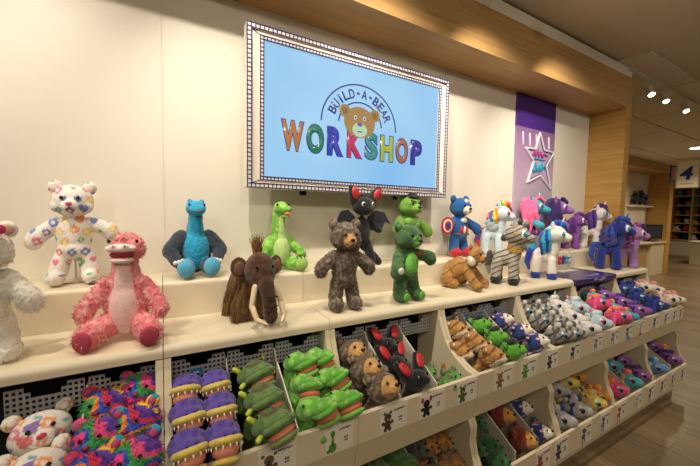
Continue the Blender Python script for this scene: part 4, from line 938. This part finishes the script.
fill(bin_bear('plush_tiger', '#b07f42', face='#ba894a', muzzle='#c89c60', nose='#2c2018', ear_in='#e0d4bc', pattern=lambda V, C, n, p: pat_stripes('#75481c', 140, .09)(V, pat_patch(lambda V: (V[:, 2] < .16) & (V[:, 2] > .11) & (V[:, 1] < -.0), '#e6dcc8')(V, C, n, p), n, p)), 'golden plush tiger cub with white cheeks,', 'tiger cubs in their bin',
     [(1.385, 1.245, -.632, 'rearmost in its bin'), (1.41, 1.145, -.672, 'middle one facing the aisle'), (1.43, 1.05, -.712, 'frontmost in its bin'), (1.335, 1.17, -.72, 'low against the curved side panel')], s=1.0, tilt=18, yaw=22)
fill(bin_bear('plush_bear', '#5aa032', muzzle='#66ac3a', nose='#2a4a1c', hair='#1c241a', ear_in='#4f8f2c'), 'vivid green plush bear with dark hair, beside the tigers,', 'green bears beside the tigers', [(1.58, 1.24, -.64, 'rearmost of three'), (1.59, 1.145, -.68, 'middle one of three'), (1.60, 1.05, -.718, 'front one of three')], s=.96, tilt=35, yaw=25)
blpat = lambda V, C, n, p: pat_patch(lambda V: (np.abs(np.sin(V[:, 0]*110) * np.sin(V[:, 2]*110)) > .86), '#d8d4dc')(V, pat_patch(lambda V: (np.abs(np.sin(V[:, 0]*110) * np.sin(V[:, 2]*110)) > .62), '#b03844')(V, C, n, p), n, p)
def blue_pat(V, C, n, p):
    W = blpat(V, C, n, p); W[((n == 3) | (n == 4)) & (V[:, 1] < -.03) & (V[:, 2] < .19)] = lin('#e4dccb'); return W
dsg = bin_bear('plush_bear', '#23407e', face='#e4dccb', muzzle='#e4dccb', nose='#161a22', ear_in='#23407e', pattern=blue_pat, fur=.001)
fill(dsg, 'blue plush bear with white face, upper row,', 'blue bears in the upper row', [(1.77, 1.235, -.64, 'rearmost of three'), (1.80, 1.14, -.68, 'middle one of three'), (1.82, 1.05, -.712, 'front one of three')], s=.96, tilt=35, yaw=30)
d2 = copy_tree(dsg); 
fill(d2, 'blue plush bear with white face, lower row,', 'blue bears in the lower row', [(1.868, 1.15, -1.17, 'the rear of two'), (1.862, 1.03, -1.245, 'the front of two')], low=True, s=.95, tilt=30, yaw=20)
zb = bin_pony('plush_zebra', '#97928a', ['#5a5854', '#c9c5bc'], '#2a7a94', stripes='#403e3e')
fill(zb, 'grey striped plush zebra in the upper row,', 'zebras in the upper row', [(2.04, 1.26, -.622, 'at the back left against the side panel'), (2.045, 1.16, -.664, 'middle left'), (2.05, 1.055, -.71, 'front left'), (2.19, 1.25, -.635, 'back right'), (2.18, 1.15, -.68, 'middle right'), (2.165, 1.045, -.722, 'front right')], s=1.0, tilt=22, yaw=35)
wp = bin_pony('plush_unicorn', '#dcd8d2', ['#c8c4c0', '#e4e0da'], '#4a4a7a', horn='#efe9de')
fill(wp, 'white plush unicorn in the upper row,', 'white unicorns in the upper row', [(2.36, 1.255, -.625, 'rearmost, behind the other two'), (2.345, 1.15, -.672, 'in the middle'), (2.335, 1.045, -.715, 'frontmost')], s=1.02, tilt=22, yaw=35)
lb = bin_pony('plush_pony', '#b4cbd8', ['#b9ccd8', '#cfdde4', '#c05a5a'], '#a83a5a')
fill(lb, 'pale blue plush pony in the upper row', 'pale blue ponies in the upper row', [(2.52, 1.20, -.645, 'beside the cream side panel'), (2.50, 1.055, -.705, 'frontmost beside the white unicorn')], s=1.08, tilt=20, yaw=35)
pkd = bin_pony('plush_pony', '#d9467c', ['#e85a94', '#e8963c'], '#2a6aa0')
fill(pkd, 'hot pink plush pony in the upper row', 'pink ponies in the upper row', [(2.80, 1.18, -.65, 'rearmost below the purple board'), (2.79, 1.05, -.705, 'frontmost below the purple board')], s=1.0, tilt=20, yaw=30)
tl = bin_pony('plush_pony', '#3f9fb0', ['#e8963c', '#d8506c', '#4aa8bc'], '#7a3a8a')
fill(tl, 'teal plush pony in the upper row', 'teal ponies in the upper row', [(2.885, 1.25, -.63, 'rearmost left of the divider'), (2.888, 1.13, -.68, 'middle one left of the divider'), (2.888, 1.035, -.72, 'frontmost left of the divider')], s=.92, tilt=25, yaw=30)
pu = bin_pony('plush_pony', '#8a4f9c', ['#3a2a68', '#5a3a88'], '#4a2f7c')
fill(pu, 'purple plush pony with dark mane in the upper row', 'purple ponies in the upper row', [(3.05, 1.25, -.635, 'rearmost right of the divider'), (3.09, 1.15, -.668, 'middle one right of the divider'), (3.10, 1.045, -.71, 'frontmost right of the divider')], s=1.02, tilt=25, yaw=32)
db = bin_pony('plush_pony', '#1f2f7c', ['#2a3f94', '#18246a'], '#3a9aa0')
fill(db, 'dark blue plush pony in the far end bin', 'dark blue ponies in the far end bin', [(3.40, 1.26, -.625, 'at the back left'), (3.56, 1.25, -.635, 'at the back right'), (3.42, 1.15, -.668, 'in the middle'), (3.45, 1.05, -.708, 'at the front')], s=1.05, tilt=22, yaw=32)
crm = bin_pony('plush_pony', '#ddd0c0', ['#e0a090', '#d88c88', '#e8dccc'], '#5a3a5c')
fill(crm, 'cream plush pony with peach mane in the far end bin', 'cream ponies in the far end bin', [(3.74, 1.24, -.635, 'at the back left'), (3.85, 1.20, -.65, 'at the back right'), (3.74, 1.07, -.70, 'at the front left'), (3.85, 1.06, -.71, 'at the front right')], s=1.05, tilt=22, yaw=32)
# ---- lower row
fill(bin_jaws('plush_dinosaur', '#4b7038', None, '#d8705e', '#5f8244', teeth=False, mott='#3a5a2c', wide=1.0, snout=.008), 'green plush dinosaur in the lower row,', 'green dinosaurs in the lower row', [(.80, 1.16, -1.16, 'at the left'), (.92, 1.15, -1.15, 'with its mouth open, beside the dark bear'), (.85, 1.04, -1.23, 'at the front')], s=1.05, tilt=22, yaw=14)
fill(bin_bear('plush_bear', '#3c4038', muzzle='#4a4c40', pattern=pat_mottle('#55564a', 50, .1)), 'dark grey-green plush bear in the lower row', 'dark bears in the lower row', [(1.06, 1.18, -1.155, 'left of the golden bears'), (1.06, 1.05, -1.22, 'at the front left of the golden bears')], s=1.05, tilt=22, yaw=14)
fill(bin_bear('plush_bear', '#a6743a', muzzle='#b48248', nose='#3a2a1c', fur=.006, pattern=pat_mottle('#8a5c2a', 60, .1)), 'golden brown curly plush bear in the lower row,', 'golden bears in the lower row', [(1.135, 1.165, -1.165, 'back left'), (1.228, 1.16, -1.17, 'back right'), (1.22, 1.06, -1.22, 'front right'), (1.14, 1.06, -1.225, 'front left')], s=.82, tilt=25, yaw=14)
fill(bin_bear('plush_bear', '#2c5a32', muzzle='#35683a', nose='#14241a', ear_in='#244a2a', pattern=pat_mottle('#234a2c', 35, .1), fur=.002), 'deep green plush bear in the lower row,', 'deep green bears in the lower row', [(1.37, 1.18, -1.155, 'back left against the curved panel'), (1.48, 1.18, -1.155, 'back right'), (1.375, 1.085, -1.205, 'middle left'), (1.475, 1.075, -1.215, 'middle right'), (1.46, .995+.02, -1.25, 'frontmost')], s=.92, tilt=22, yaw=20)
fill(bin_bear('plush_lion', '#7a2f20', face='#c08a3c', muzzle='#c8944a', nose='#3a1c14', ear_in='#a8522c', fur=.006, pattern=None), 'red-brown plush lion with golden face in the lower row,', 'lions in the lower row', [(1.685, 1.16, -1.165, 'the rear of two'), (1.69, 1.035, -1.23, 'the front of two')], s=1.1, tilt=25, yaw=24)
gw = bin_pony('plush_pony', '#a8a6a4', ['#2a3f8c', '#c8c4c0'], '#4a4a6a', stripes=None)
fill(gw, 'grey-white plush pony with blue hair in the lower row,', 'grey ponies in the lower row', [(2.05, 1.16, -1.165, 'back left by the curved panel'), (2.07, 1.04, -1.235, 'front left by the curved panel'), (2.25, 1.17, -1.16, 'back right'), (2.27, 1.045, -1.23, 'front right')], s=1.12, tilt=20, yaw=32)
ye = bin_pony('plush_pony', '#d8c45c', ['#e8b0b8', '#e0c860'], '#2f8a7c')
fill(ye, 'yellow plush pony in the lower row,', 'yellow ponies in the lower row', [(2.40, 1.18, -1.15, 'the rear of two'), (2.46, 1.04, -1.23, 'the front of two')], s=1.05, tilt=20, yaw=32)
orr = bin_pony('plush_pony', '#d98a28', ['#e8c040', '#d87c20'], '#3f7a3c')
fill(orr, 'orange plush pony in the lower row,', 'orange ponies in the lower row', [(2.53, 1.19, -1.145, 'the rear of two'), (2.56, 1.055, -1.225, 'the front of two')], s=1.0, tilt=20, yaw=32)
fill(copy_tree(pkd), 'hot pink plush pony in the lower row', 'pink ponies in the lower row', [(2.78, 1.04, -1.235, 'at the front left of the teal ponies'), (2.78, 1.16, -1.17, 'behind another pink one')], s=1.05, tilt=20, yaw=32)
fill(copy_tree(tl), 'teal plush pony with rosy mane in the lower row,', 'teal ponies in the lower row', [(3.0, 1.17, -1.155, 'the rear of two'), (3.0, 1.045, -1.225, 'the front of two')], s=1.12, tilt=20, yaw=32)
fill(copy_tree(pu), 'purple plush pony with dark mane in the lower row,', 'purple ponies in the lower row', [(3.18, 1.17, -1.155, 'rear one beside the teal ponies'), (3.185, 1.045, -1.225, 'front one beside the teal ponies')], s=1.05, tilt=20, yaw=32)
fill(copy_tree(pu), 'purple plush pony with dark mane in the lower far end bin,', 'purple ponies in the lower far end bin', [(3.78, 1.17, -1.15, 'at the back'), (3.80, 1.045, -1.22, 'at the front')], s=1.12, tilt=20, yaw=32)
blp = bin_pony('plush_pony', '#5f8fc0', ['#a8c8e0', '#4a78b0'], '#6a3a8a')
fill(blp, 'sky blue plush pony in the lower far end bin,', 'blue ponies in the lower far end bin', [(3.44, 1.17, -1.155, 'the rear of two'), (3.48, 1.045, -1.225, 'the front of two')], s=1.12, tilt=20, yaw=32)
copy_orr = copy_tree(orr); fill(copy_orr, 'orange plush pony in the lower far end bin', 'peach ponies in the lower far end bin', [(3.88, 1.10, -1.19, 'against the end panel')], s=.85, tilt=20, yaw=32)

# ------------------------------------------------------------------ FAR PART OF THE SHOP
st(boxo('wall_rear', WALLM, 4.04, 12.02, 3.96, 4.06, -CZ, 1.478))
t = thing('far_wooden_portal', 'far oak veneered beam and post framing the second wall bay', 'wood frame', (12.2, 3.7, 0))
child(boxo('beam', BEAMW, 7.0, 12.3, 3.5, 3.955, 1.24, 1.47), t); child(boxo('post', JAMBW, 12.03, 12.3, 3.5, 3.955, -CZ, 1.239), t)
JW2 = JAMBW
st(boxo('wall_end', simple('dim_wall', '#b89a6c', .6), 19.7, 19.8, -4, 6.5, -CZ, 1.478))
# wall shelf with dark toys
t = thing('wall_shelf', 'white wall shelf carrying dark toys in the far bay', 'shelf', (11.4, 3.8, .345+CZ)); child(boxo('board', mat('#e6dcc8', .5), 10.7, 12.02, 3.8, 3.955, .31, .35), t)
for k, (x, c, l, s) in enumerate([(10.95, '#17181c', 'left black plush toy on the far white wall shelf', .95), (11.30, '#1c1d22', 'middle black plush toy on the far white wall shelf', 1.05), (11.62, '#3a2f5c', 'dark purple plush toy at the right of the far wall shelf', .8)]):
    o = plush('plush_toy', [E((0, 0, .12), (.1, .07, .11), c), E((0, -.01, .27), (.09, .08, .08), c), E((-.07, 0, .36), (.035, .02, .05), c), E((.07, 0, .36), (.035, .02, .05), c), K((.08, 0, .17), (.14, -.03, .13), .035, .035, c), K((-.08, 0, .17), (-.14, -.03, .13), .035, .035, c)], None, .012, 2, .004, fscale=30)
    o.location = (x, 3.87, .352+CZ); o.scale = (s,)*3; tag(o, l, 'plush toy', 'dark toys on the far wall shelf')
# counter with monitor
t = thing('service_counter', 'cream service counter below the far wall shelf with a pale worktop', 'counter', (11.6, 3.75, 0))
child(boxo('cabinet', CREAM2, 11.15, 12.02, 3.53, 3.95, -CZ+.001, -.66), t); child(boxo('worktop', CREAM, 10.3, 12.025, 3.48, 3.955, -.659, -.62), t)
child(boxo('cabinet_left', simple('shaded_laminate', '#b59a6c', .5), 10.35, 11.14, 3.6, 3.95, -CZ+.001, -.66), t)  # shade on the counter's left side put into a darker colour
t = thing('monitor', 'dark computer monitor standing on the far service counter', 'monitor', (11.5, 3.7, -.62+CZ), (0, 0, R(-40)))
bm = bmesh.new(); box(bm, -.3, .3, -.02, .02, .08, .46); mesh_obj('monitor_case', bm, BLACK, t); bm = bmesh.new(); box(bm, -.27, .27, -.023, -.0205, .11, .43); mesh_obj('display_glass', bm, mat('#3a3f4a', .15), t)
bm = bmesh.new(); box(bm, -.12, .12, -.08, .08, .0015, .015); box(bm, -.03, .03, 0, .03, .015, .08); mesh_obj('stand', bm, BLACK, t)
# sign 4
t = thing('number_sign', 'white square hanging sign with a blue number 4 over the far shop floor', 'sign', (11.03, 2.9, 1.479+CZ))
XF = 11.0
bm = bmesh.new(); box(bm, XF, XF+.05, 2.72, 3.08, .78+CZ, 1.385+CZ); child(mesh_obj('sign_plate', bm, mat('#eee9da', .5)), t)
for nm, r in (('side_edge', (2.70, 2.72, .78, 1.385)), ('side_edge', (3.08, 3.10, .78, 1.385)), ('bottom_edge', (2.70, 3.10, .76, .78)), ('top_edge', (2.70, 3.10, 1.385, 1.405))):
    bm = bmesh.new(); box(bm, XF-.008, XF+.058, r[0], r[1], r[2]+CZ, r[3]+CZ); child(mesh_obj(nm, bm, mat('#cfc4a4', .5)), t)
for yy in (2.76, 3.04):
    bm = bmesh.new(); box(bm, XF+.02, XF+.03, yy-.005, yy+.005, 1.4055+CZ, 1.479+CZ); child(mesh_obj('hanger', bm, mat('#cfc4a4', .5)), t)
cu = bpy.data.curves.new('digit', 'FONT'); cu.body = '4'; cu.offset = .012; cu.size = .43; cu.extrude = .006; cu.shear = .15; o = bpy.data.objects.new('tmp', cu); COL.objects.link(o)
dg = bpy.context.evaluated_depsgraph_get(); dg.update(); me = bpy.data.meshes.new_from_object(o.evaluated_get(dg)); bpy.data.objects.remove(o)
me.materials.clear(); me.materials.append(mat('#1f2f8c', .4)); o = bpy.data.objects.new('digit', me); COL.objects.link(o)
o.rotation_euler = (R(90), 0, R(-90)); o.location = (XF-.008, 3.045, .96+CZ); child(o, t)
for k in range(5):
    bm = bmesh.new(); box(bm, XF-.004, XF-.0003, 2.98-.045*k, 3.01-.045*k, .845+CZ, .875+CZ); child(mesh_obj('printed_mark', bm, mat('#a8a43c', .5)), t)
for nm, r in (('bracket_arm', (3.101, 3.2, .93, .95)), ('bracket_arm', (3.101, 3.2, 1.29, 1.31)), ('bracket_post', (3.2, 3.225, .9, 1.34))):
    bm = bmesh.new(); box(bm, XF+.01, XF+.03, r[0], r[1], r[2]+CZ, r[3]+CZ); child(mesh_obj(nm, bm, mat('#1f2f7c', .5)), t)
# far shelving with colourful goods, facing the camera side
t = thing('display_shelving', 'tall oak-framed wall shelving full of colourful goods at the far end of the shop', 'shelving', (19.3, 4.0, 0))
for y in (5.4, 4.78, 2.6): bm = bmesh.new(); box(bm, 18.9, 19.69, y-.03, y+.03, -.9+CZ, 1.28+CZ); child(mesh_obj('upright', bm, mat('#c9b07c', .5)), t)
child(boxo('header', JAMBW, 18.85, 19.69, 2.0, 5.45, 1.281, 1.75 if False else 1.46), t)
child(boxo('back_panel', mat('#2a2622', .7), 19.6, 19.69, 2.0, 5.4, -.9, 1.28), t)
bm = bmesh.new()
for z in (-.9, -.55, -.2, .15, .55, .95): box(bm, 18.92, 19.59, 2.0, 5.37, z+CZ, z+.03+CZ)
child(mesh_obj('shelf_board', bm, mat('#d8cba8', .5)), t)
child(boxo('base_cabinet', CREAM2, 18.8, 19.69, 2.0, 5.45, -CZ+.001, -.93), t)
GC = [('#d02c3a', 'red'), ('#e8c43a', 'yellow'), ('#3f8fc0', 'blue'), ('#eee6da', 'white'), ('#e0508c', 'pink'), ('#232a4c', 'navy'), ('#d8762c', 'orange'), ('#57a0a8', 'teal')]
base = {}
rowname = ['bottom', 'second', 'third', 'fourth', 'fifth', 'top']
for r, z in enumerate((-.87, -.52, -.17, .18, .58, .98)):
    for k in range(8):
        y = 5.25 - k*.32 + (.1 if k > 1 else 0); c, nm = GC[(r*3 + k*5 + (k//2)) % 8]
        if c not in base:
            base[c] = plush('plush_toy', [E((0, 0, .07), (.1, .12, .07), c), E((-.03, .02, .17), (.08, .085, .07), c), K((-.03, .08, .21), (-.03, .1, .25), .025, .02, c), K((-.03, -.04, .21), (-.03, -.06, .25), .025, .02, c)], None, .014, 2, .003, fscale=30); o = base[c]
        else: o = base[c].copy(); COL.objects.link(o)
        o.location = (19.15, y, z + CZ + .002); q_ = rnd.uniform(.8, 1.15); o.scale = (q_, q_*rnd.uniform(.8, 1.05), q_*rnd.uniform(.6, 1)); o.rotation_euler = (0, 0, rnd.uniform(-.5, .5)); tag(o, 'small %s goods on the %s shelf of the far shelving, place %s from the left' % (nm, rowname[r], ['first', 'second', 'third', 'fourth', 'fifth', 'sixth', 'seventh', 'eighth'][k]), 'plush toy', 'goods on the far shelving')
t = thing('floor_cabinet', 'low cream cabinet standing free in front of the far shelving', 'cabinet', (15.9, 3.2, 0))
child(boxo('body', CREAM2, 15.5, 16.4, 2.6, 3.88, -CZ+.001, -.78), t); child(boxo('top', CREAM, 15.45, 16.45, 2.55, 3.93, -.779, -.74), t)

# ------------------------------------------------------------------ LIGHTING TRACK AND LAMPS
def spothead(x, y, aim, lit, label, z=1.472):
    t = thing('track_spotlight', label, 'spotlight', (x, y, z + CZ), group='track spotlights')
    d = (Vector(aim) - Vector((x, y, z-.12))).normalized(); q = d.to_track_quat('-Z', 'Y').to_matrix().to_4x4()
    bm = bmesh.new(); box(bm, -.012, .012, -.008, .008, -.06, 0); mesh_obj('stem', bm, mat('#d9d2c4', .4), t)
    c = Matrix.Translation((0, 0, -.095)) @ q
    bm = bmesh.new(); bmesh.ops.create_cone(bm, cap_ends=True, segments=28, radius1=.032, radius2=.036, depth=.12, matrix=c); mesh_obj('lamp_head', bm, mat('#d9d2c4', .4), t, smooth=False)
    bm = bmesh.new(); bmesh.ops.create_cone(bm, cap_ends=True, segments=28, radius1=.026, radius2=.026, depth=.004, matrix=c @ Matrix.Translation((0, 0, -.0625))); mesh_obj('lens', bm, LENS, t)
    return Vector((x, y, z + CZ - .115)) + d*.09, d
LENS = emit('lamp_lens', '#fff0d0', 18)
t = thing('light_track', 'white ceiling lighting track above the right end of the counter row', 'light track', (5.2, 1.51, 1.47+CZ))
child(boxo('rail', mat('#cfc6b4', .4), 3.95, 7.6, 1.495, 1.525, 1.435, 1.4615), t)
for x, l in ((4.45, 'nearest'), (4.83, 'middle'), (5.45, 'farthest')):
    spothead(x, 1.51, (x-.25, 1.2, -.9+CZ), True, l + ' white spotlight of three on the visible ceiling track', 1.435)
def lampspot(x, y, aim, power, size=.022, ang=92, blend=1.0, col=(1, .9, .76)):
    l = bpy.data.lights.new('spot', 'SPOT'); l.energy = power; l.shadow_soft_size = size; l.spot_size = R(ang); l.spot_blend = blend; l.color = col
    o = bpy.data.objects.new('spot_lamp', l); COL.objects.link(o); o.location = (x, y, CZ + 1.28); o.rotation_euler = (Vector(aim) - o.location).to_track_quat('-Z', 'Y').to_euler(); return o
t = thing('light_track', 'white ceiling lighting track in front of the toy wall, above the viewer', 'light track', (.4, .95, 1.47+CZ))
child(boxo('rail', mat('#cfc6b4', .4), -2.2, 2.7, .935, .965, 1.45, 1.4715), t)
SP = [(-1.5, -.8), (-.75, -.1), (0, .65), (.75, 1.4), (1.5, 2.2), (2.3, 3.2)]
SPN = ['first', 'second', 'third', 'fourth', 'fifth', 'sixth']
for (x, ax), nm in zip(SP, SPN):
    aim = (ax, 1.75, CZ - .22); p, d = spothead(x, .95, aim, True, nm + ' spotlight from the left on the track above the viewer', 1.45)
    o = lampspot(x, .95, aim, 50 if x < -.3 else 62 if x < .5 else 76); o.location = p
# added track, out of view, for soft frontal fill on the toy wall
t = thing('light_track', 'added unseen fill-light track over the aisle behind the viewer', 'light track', (1.4, -.9, 1.47+CZ))
child(boxo('rail', mat('#cfc6b4', .4), -1.6, 4.4, -.915, -.885, 1.45, 1.4715), t)
for x, nm in ((-1.2, 'left end'), (.3, 'left middle'), (1.8, 'right middle'), (3.3, 'right end')):
    aim = (x+.9, 1.75, CZ - .1); p, d = spothead(x, -.9, aim, True, 'added fill spotlight on the unseen track over the aisle, ' + nm, 1.45)
    o = lampspot(x, -.9, aim, 34, ang=80, size=.1); o.location = p
# recessed downlights; those behind the viewer and over the aisle are added fill
DL = [(9.51, 2.4), (7.0, .2), (4.5, -1.2), (1.8, -1.4), (-.6, -1.4), (12.5, 1.6), (15.5, 2.9)]
for k, (x, y) in enumerate(DL):
    t = thing('recessed_downlight', 'round recessed ceiling downlight ' + ['between the track and the sign', 'over the middle of the shop floor', 'added as fill over the aisle beyond the counters', 'added as fill behind the viewer to the right', 'added as fill behind the viewer to the left', 'over the far service counter', 'in front of the far shelving'][k], 'ceiling light', (x, y, 1.479+CZ), group='recessed downlights')
    bm = bmesh.new(); bmesh.ops.create_cone(bm, cap_ends=True, segments=32, radius1=.13, radius2=.13, depth=.012, matrix=Matrix.Translation((0, 0, -.0145))); mesh_obj('trim_ring', bm, mat('#ddd5c6', .4), t)
    bm = bmesh.new(); bmesh.ops.create_cone(bm, cap_ends=True, segments=32, radius1=.1, radius2=.1, depth=.004, matrix=Matrix.Translation((0, 0, -.023))); mesh_obj('diffuser', bm, LENS, t)
    l = bpy.data.lights.new('downlight', 'AREA'); l.shape = 'DISK'; l.size = .2; l.energy = 40 if x > 6 else 16; l.color = (1, .84, .6); l.spread = R(150)
    o = bpy.data.objects.new('downlight_lamp', l); COL.objects.link(o); o.location = (x, y, 1.44+CZ)

w = bpy.data.worlds.new('w'); SC.world = w; w.use_nodes = True
w.node_tree.nodes['Background'].inputs[0].default_value = (1, .84, .62, 1); w.node_tree.nodes['Background'].inputs[1].default_value = .08

# ------------------------------------------------------------------ CAMERA
f = 326.5; p, y, r = R(-3.49), R(29.65), R(1.04)
fw = Vector((math.sin(y)*math.cos(p), math.cos(y)*math.cos(p), math.sin(p))); rt = Vector((math.cos(y), -math.sin(y), 0)); up = rt.cross(fw)
rt2 = math.cos(r)*rt + math.sin(r)*up; up2 = -math.sin(r)*rt + math.cos(r)*up
cam = bpy.data.cameras.new('camera'); cam.sensor_width = 36; cam.lens = 36*f/700; cam.clip_start = .02
co = bpy.data.objects.new('camera', cam); COL.objects.link(co)
m = Matrix((rt2, up2, -fw)).transposed().to_4x4(); m.translation = (0, 0, CZ); co.matrix_world = m; SC.camera = co
SC.view_settings.view_transform = 'Standard'; SC.view_settings.look = 'None'; SC.view_settings.gamma = 1; SC.view_settings.use_curve_mapping = False
SC.view_settings.exposure = 0.0
